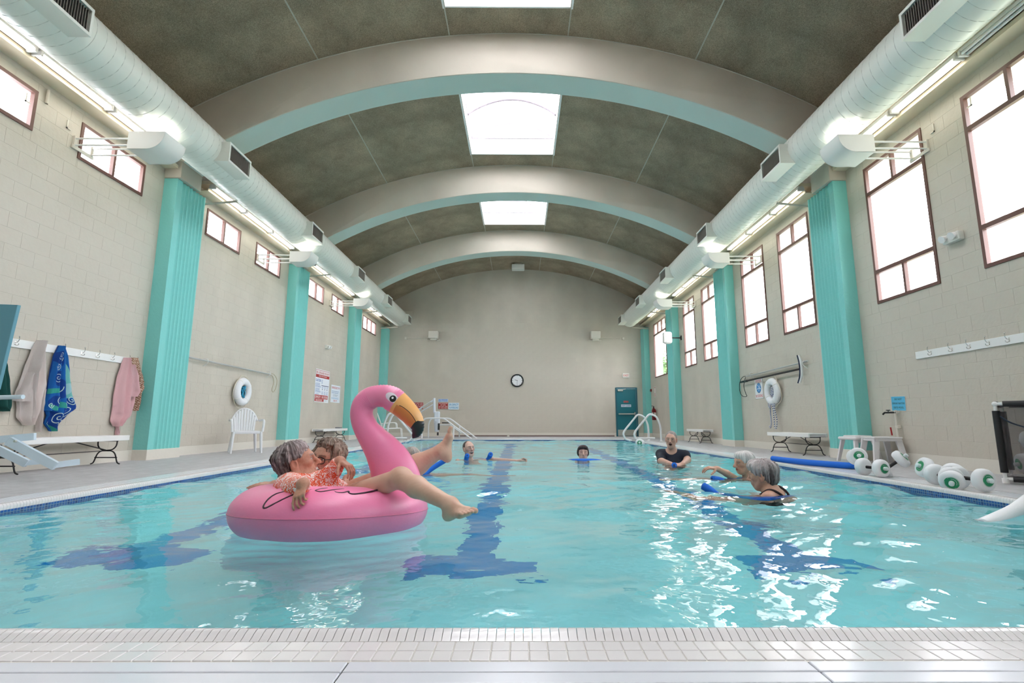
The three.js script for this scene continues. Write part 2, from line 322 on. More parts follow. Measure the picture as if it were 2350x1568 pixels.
// skylights
const skyNames = ['skylight overhead behind the camera, out of the picture', 'skylight at the top edge of the photo, only its white far side in view', 'largest skylight in full view, with two curved ribs and a white well', 'smaller farther skylight showing one curved rib', 'farthest skylight, a thin bright sliver above the last beam'];
skyRuns.forEach(([s0, s1], i) => {
  const t = thing('skylight', skyNames[i], 'skylight'), xa = -1.335, xb = 0.865, yl = vaultY(xa), yt = 8.19; t.userData.kind = 'structure';
  const yb = yl - 0.004, w = 0.03;
  part(t, 'well', [box(xa - w, xa, yb, yt, s0 - w, s1 + w), box(xb, xb + w, yb, yt, s0 - w, s1 + w), box(xa, xb, yb + 0.02, yt, s0 - w, s0), box(xa, xb, yb + 0.02, yt, s1, s1 + w)], M.well);
  const n = 3, L = (s1 - s0) / n, rise = 0.5, arc = (r) => { const o = []; for (let k = 0; k <= 20; k++) { const u = k / 20; o.push([lerp(xa, xb, u), yt + 0.01 + rise * Math.sin(Math.PI * u) ** 0.8 * r]); } return o; };
  const sheet = (d0, d1) => { const p = [], a = arc(1); for (let k = 0; k < 20; k++) { const q = [[...a[k], -d0], [...a[k + 1], -d0], [...a[k + 1], -d1], [...a[k], -d1]]; for (const z of [0, 1, 2, 0, 2, 3]) p.push(...q[z]); } const g = new THREE.BufferGeometry(); g.setAttribute('position', new THREE.Float32BufferAttribute(p, 3)); g.computeVertexNormals(); return g; };
  for (let k = 0; k < n; k++) part(t, 'pane', sheet(s0 + k * L, s0 + (k + 1) * L), M.dome);
  for (let k = 0; k <= n; k++) part(t, 'rib', tube(arc(0.84).map(([x, y]) => new THREE.Vector3(x, y, -(s0 + k * L))), 0.05, 24, 8), M.ribs);
  part(t, 'frame', [box(xa - w, xa + 0.012, yt - 0.03, yt + 0.02, s0, s1), box(xb - 0.012, xb + w, yt - 0.03, yt + 0.02, s0, s1), box(xa, xb, yt - 0.015, yt + 0.02, s0 - w, s0 + 0.01), box(xa, xb, yt - 0.035, yt + 0.03, s1 - 0.03, s1 + w)], M.ribs);
});

// pilasters
function makePilaster(d, side, depth, label) {
  const x = side < 0 ? XL : XR, t = thing('pilaster', label, 'pillar', [x, 0, -d]), o = 0.238, w = depth, n = 7, m0 = 0.13, pts = [];
  pts.push([0, 0], [o, 0]);
  if (w > 0.7) {
    pts.push([o, m0 - 0.015]); const fw = (w - m0 - 0.02) / n;
    for (let i = 0; i < n; i++) { const b = m0 + i * fw; for (let k = 0; k <= 8; k++) { const u = k / 8; pts.push([o - 0.036 * Math.sin(Math.PI * u) ** 0.9, b + 0.006 + u * (fw - 0.012)]); } }
  }
  pts.push([o, w], [0, w]);
  // (out from wall, along wall) -> extruded upwards
  const g = extrude(pts.map(([a, b]) => [a, b]), TOP - PLINTH); g.rotateX(-Math.PI / 2); g.translate(0, PLINTH, 0);
  if (side > 0) g.scale(-1, 1, 1);
  let gg = norm(g); if (side > 0) { const p = gg.attributes.position.array; for (let i = 0; i < p.length; i += 9) for (let k = 0; k < 3; k++) { const s = p[i + 3 + k]; p[i + 3 + k] = p[i + 6 + k]; p[i + 6 + k] = s; } gg.computeVertexNormals(); }
  part(t, 'fluted_shaft', planarUV(toCreasedNormals(gg, 0.45)), M.turquoise);
  part(t, 'plinth', planarUV(norm(rbox(o + 0.012, PLINTH + 0.02, w + 0.024, 0.008, -side * (o + 0.012) / 2, PLINTH / 2 - 0.01, -w / 2))), M.wallBase, 'cream base block'); t.userData.kind = 'structure';
  return t;
}
pillars.forEach((d, i) => { const w = d + PW > ZF ? ZF - d + 0.005 : PW; const far = ['behind the camera side', 'nearest, beside the coat hooks', 'second, past the resin chair', 'third, past the notice boards', 'fourth, in the far corner'], farR = ['nearest end', 'nearest and widest, behind the white stool', 'second, with the bench and life ring in front', 'third, behind the round speaker', 'fourth, in the corner beside the teal door'];
  const dd = d + PW > ZF ? ZF - 0.6 : d, ww = d + PW > ZF ? 0.6 : PW;
  void w; makePilaster(dd, -1, ww, 'turquoise fluted pilaster on the left wall, ' + far[i]); makePilaster(dd, 1, ww, 'turquoise fluted pilaster on the right wall, ' + farR[i]); });

// soffits over the lamps, one to a bay
for (const side of [-1, 1]) for (let n = -1; n < 4; n++) {
  const a = n < 0 ? ZB : Z0 + (n - 1) * T + PW + 0.05, b = n === 3 ? ZF : Z0 + n * T - 0.02; if (n === -1) continue;
  const x0 = side < 0 ? XL : XR, x1 = x0 - side * 0.62, s = structGroup('trim_' + (side < 0 ? 1 : 6) + n);
  s.name = numbered('trim_' + ((side < 0 ? 0 : 5) + n + 1));
  part(s, 'soffit_board', planarUV(norm(box(Math.min(x0, x1), Math.max(x0, x1), 5.17, 5.23, a, b))), M.soffit);
  part(s, 'fascia', planarUV(norm(box(Math.min(x1, x1 - side * 0.02), Math.max(x1, x1 - side * 0.02), 5.15, 5.6, a, b))), M.soffit);
  part(s, 'lamp_trough', planarUV(norm(mg([box(Math.min(x0, x0 - side * 0.22), Math.max(x0, x0 - side * 0.22), 5.03, 5.05, a, b), box(Math.min(x0 - side * 0.22, x0 - side * 0.235), Math.max(x0 - side * 0.22, x0 - side * 0.235), 5.03, 5.09, a, b)]))), M.soffit);
}
// ---------------------------------------------------------------- pool
const PX0 = -3.78, PX1 = 3.90, PN = 1.62, PF = 19.6, CW = 0.42, WATER = -0.055, DEPTH = -1.15;
const deck = structGroup('floor');
part(deck, 'deck_slab', planarUV(norm(mg([box(XL - 0.02, PX0 - CW, -0.12, 0, ZB, ZF), box(PX1 + CW, XR + 0.02, -0.12, 0, ZB, ZF), box(PX0 - CW, PX1 + CW, -0.12, 0, ZB, PN - CW), box(PX0 - CW, PX1 + CW, -0.12, 0, PF + CW, ZF)]))), M.deck);
const texBand = dataTex(256, (u, v, x, y) => { const n = 16, i = Math.floor(u * n), j = Math.floor(v * n), e = Math.min(u * n - i, 1 - u * n + i, v * n - j, 1 - v * n + j) < 0.07; const k = hash3(i, j, 77); return e ? [0.45, 0.55, 0.62] : [0.03 + 0.10 * k, 0.20 + 0.16 * k, 0.45 + 0.2 * k]; });
const texBasin = dataTex(512, (u, v) => { const t = 0.96 + 0.07 * fbm(u, v, 4, 4, 61); return [t, t, t]; });
const mBasin = std(lin(0.37, 0.96, 1.0), 0.55, { map: rep(texBasin, 0.5) }), mBand = std(0xffffff, 0.25, { map: rep(texBand, 2.46) }), mLane = std(lin(0.0, 0.29, 0.66), 0.4);
const basin = structGroup('pool_basin');
part(basin, 'pool_floor', planarUV(norm(box(PX0 - 0.2, PX1 + 0.2, DEPTH - 0.2, DEPTH, PN - 0.2, PF + 0.2))), mBasin);
part(basin, 'pool_wall', planarUV(norm(mg([box(PX0 - 0.3, PX0, DEPTH - 0.1, -0.03, PN - 0.3, PF + 0.3), box(PX1, PX1 + 0.3, DEPTH - 0.1, -0.03, PN - 0.3, PF + 0.3), box(PX0, PX1, DEPTH - 0.1, -0.03, PN - 0.3, PN), box(PX0, PX1, DEPTH - 0.1, -0.03, PF, PF + 0.3)]))), mBasin);
part(basin, 'waterline_band', planarUV(norm(mg([box(PX0 - 0.01, PX0 + 0.006, -0.19, -0.03, PN, PF), box(PX1 - 0.006, PX1 + 0.01, -0.19, -0.03, PN, PF), box(PX0, PX1, -0.19, -0.03, PN - 0.01, PN + 0.006), box(PX0, PX1, -0.19, -0.03, PF - 0.006, PF + 0.01)]))), mBand, 'dark blue mosaic band at the waterline');
for (const x of [-2.62, -0.32, 1.92]) {
  const a = 0.135, y0 = DEPTH - 0.01, y1 = DEPTH + 0.004;
  part(basin, 'lane_line', [box(x - a, x + a, y0, y1, 3.78, 17.4), box(x - 0.42, x + 0.42, y0, y1, 3.45, 3.78), box(x - 0.42, x + 0.42, y0, y1, 17.4, 17.7)], mLane, 'dark blue tiled lane line');
}
// coping: rolled edge tiles, two rows of flat tiles and a slatted overflow grating
const coping = structGroup('pool_edge');
const noseProfile = [[-0.002, -0.05], [-0.006, -0.012], [-0.002, 0.003], [0.009, 0.0125], [0.024, 0.0145], [0.040, 0.0095], [0.055, 0.002], [0.066, -0.002], [0.066, -0.03]];
const noseGeo = (() => { const g = extrude(noseProfile.map(([s, y]) => [s, y]), 0.0236); g.rotateY(-Math.PI / 2); g.translate(0.0118, 0, 0); return toCreasedNormals(norm(g), 0.7); })();   // along x, outwards +z
const flatGeo = (() => { const g = rbox(0.0492, 0.02, 0.0565, 0.003, 0, -0.0115, 0, 1); return norm(g); })();
const slatGeo = (L) => norm(rbox(L, 0.03, 0.0535, 0.004, 0, -0.016, 0, 2));
const runs = [                                                   // matrix of a local frame: x along the edge, +z away from the water
  { m: new THREE.Matrix4().setPosition(0, 0, -PN), x0: PX0, x1: PX1, near: true },
  { m: new THREE.Matrix4().makeRotationY(Math.PI).setPosition(0, 0, -PF), x0: -PX1, x1: -PX0 },
  { m: new THREE.Matrix4().makeRotationY(-Math.PI / 2).setPosition(PX0, 0, 0), x0: -PF, x1: -PN },
  { m: new THREE.Matrix4().makeRotationY(Math.PI / 2).setPosition(PX1, 0, 0), x0: PN, x1: PF },
];
for (const r of runs) {
  const rest = [], tiles = new THREE.Matrix4();
  const put = (name, g, x, z, inView) => { tiles.makeTranslation(x, 0, z).premultiply(r.m); if (inView) part(coping, name, g, M.tile).applyMatrix4(tiles); else rest.push(g.clone().applyMatrix4(tiles)); };
  for (let x = r.x0 + 0.0128; x < r.x1; x += 0.0256) put('edge_tile', noseGeo, x, 0, r.near && Math.abs(x) < 1.68);
  for (let row = 0; row < 2; row++) for (let x = r.x0 - (r.near ? 0.19 : 0) + 0.0256; x < r.x1 + 0.19; x += 0.0512) put('flat_tile', flatGeo, x, 0.096 + row * 0.0585, r.near && Math.abs(x) < 1.68);
  part(coping, 'tilework', rest, M.tile).userData.kind = 'stuff';
  const bed = norm(box(r.x0 - 0.19, r.x1 + 0.19, -0.06, -0.0045, 0.004, 0.19)); bed.applyMatrix4(new THREE.Matrix4().makeScale(1, 1, -1)); const q = bed.attributes.position.array; for (let i = 0; i < q.length; i += 9) for (let k = 0; k < 3; k++) { const s = q[i + 3 + k]; q[i + 3 + k] = q[i + 6 + k]; q[i + 6 + k] = s; } bed.computeVertexNormals();
  part(coping, 'grout_bed', bed.applyMatrix4(r.m), M.grout);
  const pl = 1.18; let first = r.near ? -0.44 - pl * 3 : r.x0 - 0.42;
  const slats = [];
  for (let x = first; x < r.x1 + 0.42; x += pl) for (let k = 0; k < 4; k++) {
    const a = Math.max(x, r.x0 - 0.42 + 0), b = Math.min(x + pl, r.x1 + 0.42); if (b - a < 0.05) continue;
    const mm = new THREE.Matrix4().makeTranslation((a + b) / 2, 0, 0.2175 + k * 0.0575).premultiply(r.m);
    if (r.near || slats.length >= 0 && r.m !== runs[1].m && !r.near) part(coping, 'grating_slat', slatGeo(b - a - 0.003), M.slat).applyMatrix4(mm); else slats.push(slatGeo(b - a - 0.003).applyMatrix4(mm));
  }
  if (slats.length) part(coping, 'grating', slats, M.slat).userData.kind = 'stuff';
  const gut = norm(box(r.x0 - 0.42, r.x1 + 0.42, -0.10, -0.034, -0.42, -0.19)); part(coping, 'gutter', gut.applyMatrix4(r.m), M.gutter);
}
// water: a real wavy surface; the far rows are wider apart
const waves = [];
for (let i = 0; i < 54; i++) { const L = 0.11 * Math.pow(17, Math.pow(rnd(), 1.1)), a = rr(-0.9, 0.9) + (rnd() < 0.5 ? Math.PI / 2 : -Math.PI / 2) + rr(-0.5, 0.5), k = 2 * Math.PI / L; waves.push([k * Math.cos(a), k * Math.sin(a), rnd() * 6.28, 0.0126 * Math.pow(L / 0.5, 0.15) / k]); }
const rings = [[-1.3, 3.6, 0.75], [2.25, 4.9, 0.3], [3.0, 6.8, 0.3], [2.5, 8.6, 0.4], [-1.1, 9.6, 0.3]];
function waterAt(x, d) {
  let h = 0, hx = 0, hd = 0;
  const calm = 0.62 + 0.85 * smooth(-0.25, 0.4, noise3(x * 0.55 + 3, d * 0.4, 8) + 0.25 * noise3(x * 1.7, d * 1.3, 4));
  for (const [kx, kd, p, a] of waves) { const t = kx * x + kd * d + p, s = Math.sin(t), c = Math.cos(t); h += a * s; hx += a * kx * c; hd += a * kd * c; }
  h *= calm; hx *= calm; hd *= calm;
  for (const [rx, rd, r0] of rings) { const dx = x - rx, dd = d - rd, q = Math.hypot(dx, dd) + 1e-6, e = Math.exp(-Math.max(0, q - r0) * 1.7) * 0.0012, k = 34 + 9 * noise3(dx * 2, dd * 2, 5), t = k * q, c = Math.cos(t) * e * k; h += Math.sin(t) * e; hx += c * dx / q; hd += c * dd / q; }
  return [h, hx, hd];
}
{
  const rows = [], p = [], n = [], ix = [], uv = [];
  for (let d = PN + 0.002; d < PF; d += Math.max(0.011, d * 0.0042)) rows.push(d); rows.push(PF - 0.001);
  const cols = 460;
  for (const d of rows) for (let i = 0; i <= cols; i++) {
    const x = lerp(PX0 + 0.001, PX1 - 0.001, i / cols), [h, hx, hd] = waterAt(x, d), l = Math.hypot(hx, hd, 1);
    p.push(x, WATER + h, -d); n.push(-hx / l, 1 / l, hd / l); uv.push(x, d);
  }
  for (let j = 0; j + 1 < rows.length; j++) for (let i = 0; i < cols; i++) { const a = j * (cols + 1) + i, b = a + 1, c = a + cols + 1, e = c + 1; ix.push(a, b, e, a, e, c); }
  const g = new THREE.BufferGeometry(); g.setAttribute('position', new THREE.Float32BufferAttribute(p, 3)); g.setAttribute('normal', new THREE.Float32BufferAttribute(n, 3)); g.setAttribute('uv', new THREE.Float32BufferAttribute(uv, 2)); g.setIndex(ix);
  const texRipple = dataTex(512, (u, v) => 0.5 + 0.34 * noise3(u * 14, v * 22, 3, 0) * 0 + 0.3 * fbm(u, v, 12, 3, 90), false);
  const water = new THREE.MeshPhysicalMaterial({ color: 0xffffff, roughness: 0, transmission: 1, thickness: 1, ior: 1.333, bumpMap: rep(texRipple, 1.0), bumpScale: 0.006 });
  struct('water_surface', g, water);
}
// ---------------------------------------------------------------- ducts, lamps, uplights
const DX = { '-1': -5.33, 1: 4.81 }, DY = 5.14, DR = 0.352, DEND = 22.25;
function makeDuct(side) {
  const t = thing('air_duct', side < 0 ? 'cream spiral air duct running along the left wall' : 'cream spiral air duct running along the right wall', 'duct', [DX[side], DY, 0]);
  const b = lathe([[0.0, 0], [DR - 0.05, 0], [DR - 0.012, 0.012], [DR, 0.05], [DR, DEND - ZB - 0.05]], 48); b.rotateX(Math.PI / 2); b.translate(0, 0, -DEND);
  part(t, 'pipe', toCreasedNormals(norm(b), 0.8), M.duct);
  const hel = [], pitch = 0.145; for (let i = 0, n = Math.floor((DEND - 3.5) / pitch * 22); i <= n; i++) { const a = i / 22 * 2 * Math.PI; hel.push(new THREE.Vector3(DR * Math.cos(a), DR * Math.sin(a), -3.5 - i / 22 * pitch)); }
  part(t, 'spiral_seam', new THREE.TubeGeometry(new THREE.CatmullRomCurve3(hel), hel.length, 0.005, 4), M.ductSeam);
  for (let k = 0; k < 6; k++) {
    const d = 4.5 + k * 3.42, x0 = -side * 0.20, x1 = -side * 0.48, X = [Math.min(x0, x1), Math.max(x0, x1)], dl = 0.67;
    const v = part(t, 'vent_box', [box(X[0], X[1], -0.26, -0.245, d, d + dl), box(X[0], X[1], 0.065, 0.08, d, d + dl), box(X[0], X[1], -0.245, 0.065, d, d + 0.015), box(X[0], X[1], -0.245, 0.065, d + dl - 0.015, d + dl)], M.duct);
    const f0 = x1, f1 = x1 - side * 0.012, F = [Math.min(f0, f1), Math.max(f0, f1)];
    part(v, 'grille_frame', [box(F[0], F[1], -0.262, -0.225, d - 0.002, d + dl + 0.002), box(F[0], F[1], 0.045, 0.082, d - 0.002, d + dl + 0.002), box(F[0], F[1], -0.225, 0.045, d - 0.002, d + 0.03), box(F[0], F[1], -0.225, 0.045, d + dl - 0.03, d + dl + 0.002)], M.duct);
    part(v, 'grille_back', box(x1 + side * 0.05 - 0.004, x1 + side * 0.05 + 0.004, -0.24, 0.06, d + 0.01, d + dl - 0.01), M.dark);
    for (let q = 0; q < 19; q++) { const s = new THREE.BoxGeometry(0.03, 0.27, 0.004); s.rotateY(side * 0.5); s.translate(x1 + side * 0.018, -0.09, -(d + 0.045 + q * 0.0322)); part(v, 'grille_slat', s, M.grilleSlat); }
  }
  for (let n = 0; n < 4; n++) part(t, 'bracket', rod(new THREE.Vector3(side * 0.15, -0.33, -(Z0 + n * T - 0.05 + (n === 3 ? -0.8 : 0.9))), new THREE.Vector3(side * 0.92, -0.40, -(Z0 + n * T - 0.05 + (n === 3 ? -0.8 : 0.9))), 0.022, 8), M.wall);
  return t;
}
makeDuct(-1); makeDuct(1);

function makeTubeLight(side, d, L, lit, label, group) {
  const x = side < 0 ? XL + 0.31 : XR - 0.31, t = thing('fluorescent_light', label, 'lamp', [x, 5.10, -d], 0, group);
  part(t, 'housing', [rbox(0.10, 0.05, L, 0.008, 0, 0.045, -L / 2), rbox(0.13, 0.075, 0.03, 0.006, 0, 0.005, -0.015), rbox(0.13, 0.075, 0.03, 0.006, 0, 0.005, -L + 0.015)], M.white);
  for (const s of [-1, 1]) { const c = cyl(0.0175, 0.0175, L - 0.06, 12); c.rotateX(Math.PI / 2); c.translate(s * 0.036, -0.004, -L / 2); part(t, 'lamp_tube', c, lit ? M.tube : M.tubeOff); }
  if (lit) { const l = new THREE.RectAreaLight(lin(1, 0.93, 0.82), TUBE_LIGHT, 0.1, L - 0.08); l.position.set(0, -0.03, -L / 2); l.rotation.x = -Math.PI / 2; t.add(l); }
  return t;
}
for (const side of [-1, 1]) {
  const w = side < 0 ? 'left' : 'right', g = 'twin-tube lamps in the bays along the ' + w + ' wall';
  for (let n = 0; n < 4; n++) for (let k = 0; k < 3; k++) {
    if (n === 3 && k === 2) continue;
    const d = n === 0 ? [4.52, 5.70, 6.88][k] : Z0 + (n - 1) * T + [0.85, 2.03, 3.21][k] - (n === 3 ? 0.15 : 0);
    const off = side > 0 && n === 0 && k === 0;
    makeTubeLight(side, d, 1.14, !off, off ? 'unlit twin-tube lamp at the upper right corner of the photo' : ['first', 'second', 'third'][k] + ' lit twin-tube lamp of the ' + ['nearest', 'second', 'third', 'farthest'][n] + ' bay under the ' + w + ' soffit', g);
  }
}
function makeUplight(side, d, label, lit = true) {
  const x = side < 0 ? XL : XR, s = -side, t = thing('uplight', label, 'lamp', [x, 4.40, -d], 0, 'white cantilevered uplights below the ducts');
  const c = 0.79, prof = new THREE.Shape(); prof.moveTo(c, 0.23); prof.lineTo(c, -0.03); prof.lineTo(c + 0.28, -0.03);
  prof.bezierCurveTo(c + 0.44, -0.01, c + 0.50, 0.10, c + 0.51, 0.23); prof.lineTo(c + 0.48, 0.23); prof.bezierCurveTo(c + 0.46, 0.12, c + 0.42, 0.01, c + 0.27, 0.0); prof.lineTo(c + 0.03, 0.0); prof.lineTo(c + 0.03, 0.23);
  const full = new THREE.Shape(); full.moveTo(c, 0.23); full.lineTo(c, -0.03); full.lineTo(c + 0.28, -0.03); full.bezierCurveTo(c + 0.44, -0.01, c + 0.50, 0.10, c + 0.51, 0.23);
  const fix = (g) => { if (s < 0) { g = norm(g); g.scale(-1, 1, 1); const p = g.attributes.position.array; for (let i = 0; i < p.length; i += 9) for (let k = 0; k < 3; k++) { const q = p[i + 3 + k]; p[i + 3 + k] = p[i + 6 + k]; p[i + 6 + k] = q; } g.computeVertexNormals(); } return toCreasedNormals(norm(g), 0.5); };
  part(t, 'lamp_housing', fix(mg([moved(extrude(prof, 0.44, 0, 10), 0, 0, -0.44), moved(extrude(full, 0.012, 0, 10), 0, 0, -0.008), moved(extrude(full, 0.012, 0, 10), 0, 0, -0.444)])), M.whiteBox);
  const bulb = new THREE.SphereGeometry(0.045, 16, 10); bulb.scale(1, 0.8, 1.6); bulb.translate(s * (c + 0.24), 0.10, -0.22); part(t, 'lamp_bulb', bulb, M.tube);
  for (const z of [-0.05, -0.33]) for (const y of [0.05, 0.15]) part(t, 'arm', rod(new THREE.Vector3(s * 0.02, y, z), new THREE.Vector3(s * (c + 0.01), y, z), 0.013, 8), M.whiteTrim);
  part(t, 'wall_bracket', [rbox(0.03, 0.16, 0.05, 0.004, s * 0.012, 0.10, -0.05), rbox(0.03, 0.16, 0.05, 0.004, s * 0.012, 0.10, -0.33), rbox(0.025, 0.05, 0.36, 0.004, s * 0.012, 0.02, -0.19)], M.wallBase);
  if (lit) { const l = new THREE.SpotLight(lin(1, 0.97, 0.9), UPLIGHT, 0, 1.15, 0.7, 2); l.position.set(s * (c + 0.24), 0.14, -0.22); l.target.position.set(s * (c + 0.26), 1.2, -0.28); l.shadow.radius = 3; t.add(l, l.target); }
  return t;
}
['nearest', 'middle', 'farthest'].forEach((w, n) => { for (const side of [-1, 1]) makeUplight(side, [6.65, 11.72, 16.4][n], w + ' white uplight on four arms from the ' + (side < 0 ? 'left' : 'right') + ' wall'); });
// ---------------------------------------------------------------- things on walls and deck
const P3 = (x, y, d) => new THREE.Vector3(x, y, -d);
const onX = (px, py, x) => { const e = new THREE.Vector3(0, EYE, 0), v = at(px, py, 1).sub(e); return v.multiplyScalar(x / v.x).add(e); };
const col = { red: '#b3201f', blue: '#1f4fa0', sky: '#6fc3e6' };
const lines = (g, x, y, w, n, dy, h, c) => { g.fillStyle = c; for (let i = 0; i < n; i++) { let q = x; while (q < x + w * (0.72 + 0.28 * hash3(i, n, 3))) { const s = 3 + 9 * hash3(q | 0, i, n); g.fillRect(q, y + i * dy, s * h / 5, h); q += s * h / 5 + h * 0.7; } } };
const words = (g, t, x, y, size, c, w, bold = true) => { g.fillStyle = c; g.font = (bold ? 'bold ' : '') + size + 'px sans-serif'; g.textAlign = 'center'; g.textBaseline = 'middle'; g.fillText(t, x, y, w); };
function sign(name, label, category, c, w, h, turn, tex, t = 0.008, boardMat = M.whiteTrim) {
  const s = thing(name, label, category, c, turn);
  part(s, 'board', rbox(w, h, t, 0.002, 0, 0, t / 2, 1), boardMat);
  const p = new THREE.PlaneGeometry(w * 0.985, h * 0.985); p.translate(0, 0, t + 0.0008); part(s, 'print', p, std(0xffffff, 0.4, { map: tex }));
  return s;
}
const RT = Math.PI / 2;
// left wall notices
sign('pool_rules_board', 'large white notice board with red and blue panels on the left wall', 'sign', P3(XL + 0.002, 1.74, 16.25), 1.16, 1.02, RT, canvasTex(512, 450, (g, w, h) => {
  g.fillStyle = '#eef2f8'; g.fillRect(0, 0, w, h); g.fillStyle = col.red; g.fillRect(8, 8, 496, 104); g.fillStyle = '#f4f2f4'; g.fillRect(14, 14, 484, 56);
  words(g, 'NO LIFEGUARD ON DUTY', 256, 44, 46, col.red, 470); words(g, 'SWIM AT YOUR OWN RISK', 256, 90, 24, '#f4e6e6', 330);
  g.fillStyle = col.blue; words(g, 'CAUTION', 106, 152, 48, col.blue, 190); lines(g, 14, 190, 196, 5, 13, 6, '#3f6cb0'); lines(g, 14, 262, 196, 5, 13, 6, '#3f6cb0'); lines(g, 14, 336, 150, 1, 13, 6, '#3f6cb0');
  lines(g, 226, 136, 40, 6, 10, 5, '#3f6cb0'); g.fillStyle = '#20386a'; g.fillRect(226, 214, 270, 9); for (const x of [240, 330, 420]) { lines(g, x, 300, 60, 4, 12, 5, '#3f6cb0'); g.fillStyle = '#20386a'; g.beginPath(); g.arc(x + 24, 270, 10, 0, 7); g.fill(); lines(g, x, 236, 56, 2, 11, 5, '#3f6cb0'); }
  g.fillStyle = col.red; g.fillRect(8, 352, 478, 54); words(g, 'CAPACITY', 118, 380, 46, '#f4e9ea', 200); words(g, 'NO DIVING', 366, 380, 46, '#f4e9ea', 220); g.fillStyle = col.red; g.fillRect(8, 408, 330, 34); words(g, 'MAX 48 PERSONS', 168, 426, 28, '#f4e9ea', 300); lines(g, 360, 418, 110, 2, 12, 5, '#9aa');
}));
sign('emergency_notice', 'smaller white emergency notice with red lettering right of the rules board', 'sign', P3(XL + 0.002, 1.56, 17.46), 0.86, 0.58, RT, canvasTex(400, 280, (g, w, h) => {
  g.fillStyle = '#e6ecf4'; g.fillRect(0, 0, w, h); words(g, 'EMERGENCY 911', 200, 40, 48, '#c9535c', 380); lines(g, 30, 92, 330, 2, 26, 14, '#8fa6c6'); lines(g, 90, 150, 210, 2, 20, 12, '#a9b2bd'); lines(g, 24, 200, 340, 2, 16, 9, '#8fb6d4'); words(g, 'DIAL 911', 200, 252, 38, '#c9535c', 260);
}));
// right wall notices
sign('no_diving_sign', 'narrow white no diving sign with a blue disc beside the life ring', 'sign', P3(XR - 0.002, 1.43, 12.37), 0.40, 0.49, -RT, canvasTex(256, 314, (g) => {
  g.fillStyle = '#eceeee'; g.fillRect(0, 0, 256, 314); words(g, 'DANGER', 128, 34, 46, '#c2433f', 200); g.strokeStyle = '#c2433f'; g.lineWidth = 5; g.strokeRect(24, 8, 208, 52);
  g.fillStyle = '#3f8fcd'; g.beginPath(); g.arc(128, 150, 76, 0, 7); g.fill(); g.strokeStyle = '#25507f'; g.lineWidth = 6; g.stroke(); g.strokeStyle = '#dfe9f2'; g.lineWidth = 10; g.beginPath(); g.moveTo(90, 96); g.lineTo(150, 150); g.lineTo(176, 104); g.moveTo(58, 168); g.quadraticCurveTo(128, 146, 198, 168); g.moveTo(150, 150); g.lineTo(120, 200); g.stroke();
  words(g, 'NO DIVING', 128, 274, 58, '#c2302c', 232);
}));
sign('water_notice', 'sky blue paper notice taped above the hose pipe', 'sign', P3(XR - 0.002, 0.90, 7.83), 0.29, 0.215, -RT, canvasTex(360, 268, (g) => {
  g.fillStyle = '#5cb9dc'; g.fillRect(0, 0, 360, 268); ['DO NOT', 'DRAW WATER', 'INTO POOL'].forEach((t, i) => words(g, t, 180, 52 + i * 80, 50, '#1d4150', 330, true));
}), 0.002).rotation.z = -0.03;
// end wall notices
const sm = (t, bg, fg) => canvasTex(256, 200, (g) => { g.fillStyle = bg; g.fillRect(0, 0, 256, 200); t.forEach((s, i) => words(g, s, 128, 200 * (i + 0.6) / (t.length + 0.2), 168 / t.length, fg, 232)); });
sign('red_notice', 'red notice on the end wall half hidden by the orange beak', 'sign', P3(-4.62, 1.36, ZF - 0.012), 0.46, 0.30, 0, sm(['DO NOT USE', 'POOL IF YOU', 'HAVE BEEN', 'ILL'], '#a81d20', '#f1dcd8'));
sign('blue_notice', 'small blue and white notice above a red one on the end wall', 'sign', P3(-3.50, 1.60, ZF - 0.012), 0.44, 0.13, 0, sm(['NO SMOKING', 'NO FOOD'], '#b9cfee', '#2e62b4'));
sign('red_notice', 'lower red notice under the small blue one, right of the lift mast', 'sign', P3(-3.50, 1.36, ZF - 0.012), 0.44, 0.28, 0, sm(['CHECK TEMPERATURE', 'OF SPA', 'DO NOT USE', 'IF TOO HOT'], '#a81d20', '#f1dcd8'));
sign('spa_notice', 'white spa capacity notice with blue letters, rightmost of the end wall notices', 'sign', P3(-3.02, 1.34, ZF - 0.012), 0.47, 0.31, 0, sm(['SPA CAPACITY', '16 PERSONS'], '#dceaf4', '#4d9cc6'));
sign('exit_sign', 'white exit sign with red letters above the teal door', 'sign', P3(4.79, 2.74, ZF - 0.012), 0.30, 0.20, 0, canvasTex(240, 160, (g) => { g.fillStyle = '#e4e0d8'; g.fillRect(0, 0, 240, 160); words(g, 'EXIT', 120, 84, 104, '#c65a52', 200, true); }), 0.04);
// teal door
{
  const d = structGroup('door_1'), a = DOOR.a, b = DOOR.b, f = 0.055, Z = ZF;
  part(d, 'door_frame', [box(a - 0.004, a + f, 0, 2.19, Z - 0.03, Z + 0.2), box(b - f, b + 0.004, 0, 2.19, Z - 0.03, Z + 0.2), box(a + f, b - f, 2.135, 2.194, Z - 0.03, Z + 0.2)], std(lin(0.012, 0.115, 0.16), 0.45));
  const leaf = part(d, 'door_leaf', box(a + f + 0.004, b - f - 0.004, 0.012, 2.13, Z + 0.01, Z + 0.055), M.teal);
  part(leaf, 'kick_plate', box(a + f + 0.02, b - f - 0.02, 0.03, 0.30, Z + 0.006, Z + 0.012), M.steel);
  part(leaf, 'push_bar', [rbox(0.76, 0.055, 0.05, 0.01, 4.79, 1.0, -Z + 0.05), rbox(0.05, 0.17, 0.045, 0.01, 5.15, 1.0, -Z + 0.03)], M.steel);
  part(leaf, 'door_closer', [rbox(0.24, 0.09, 0.06, 0.01, 4.52, 2.06, -Z + 0.03), rod(P3(4.6, 2.09, Z - 0.05), P3(4.75, 2.12, Z - 0.12), 0.01, 6)], M.steel);
  part(d, 'threshold', box(a, b, -0.004, 0.012, Z - 0.03, Z + 0.2), M.steel);
}
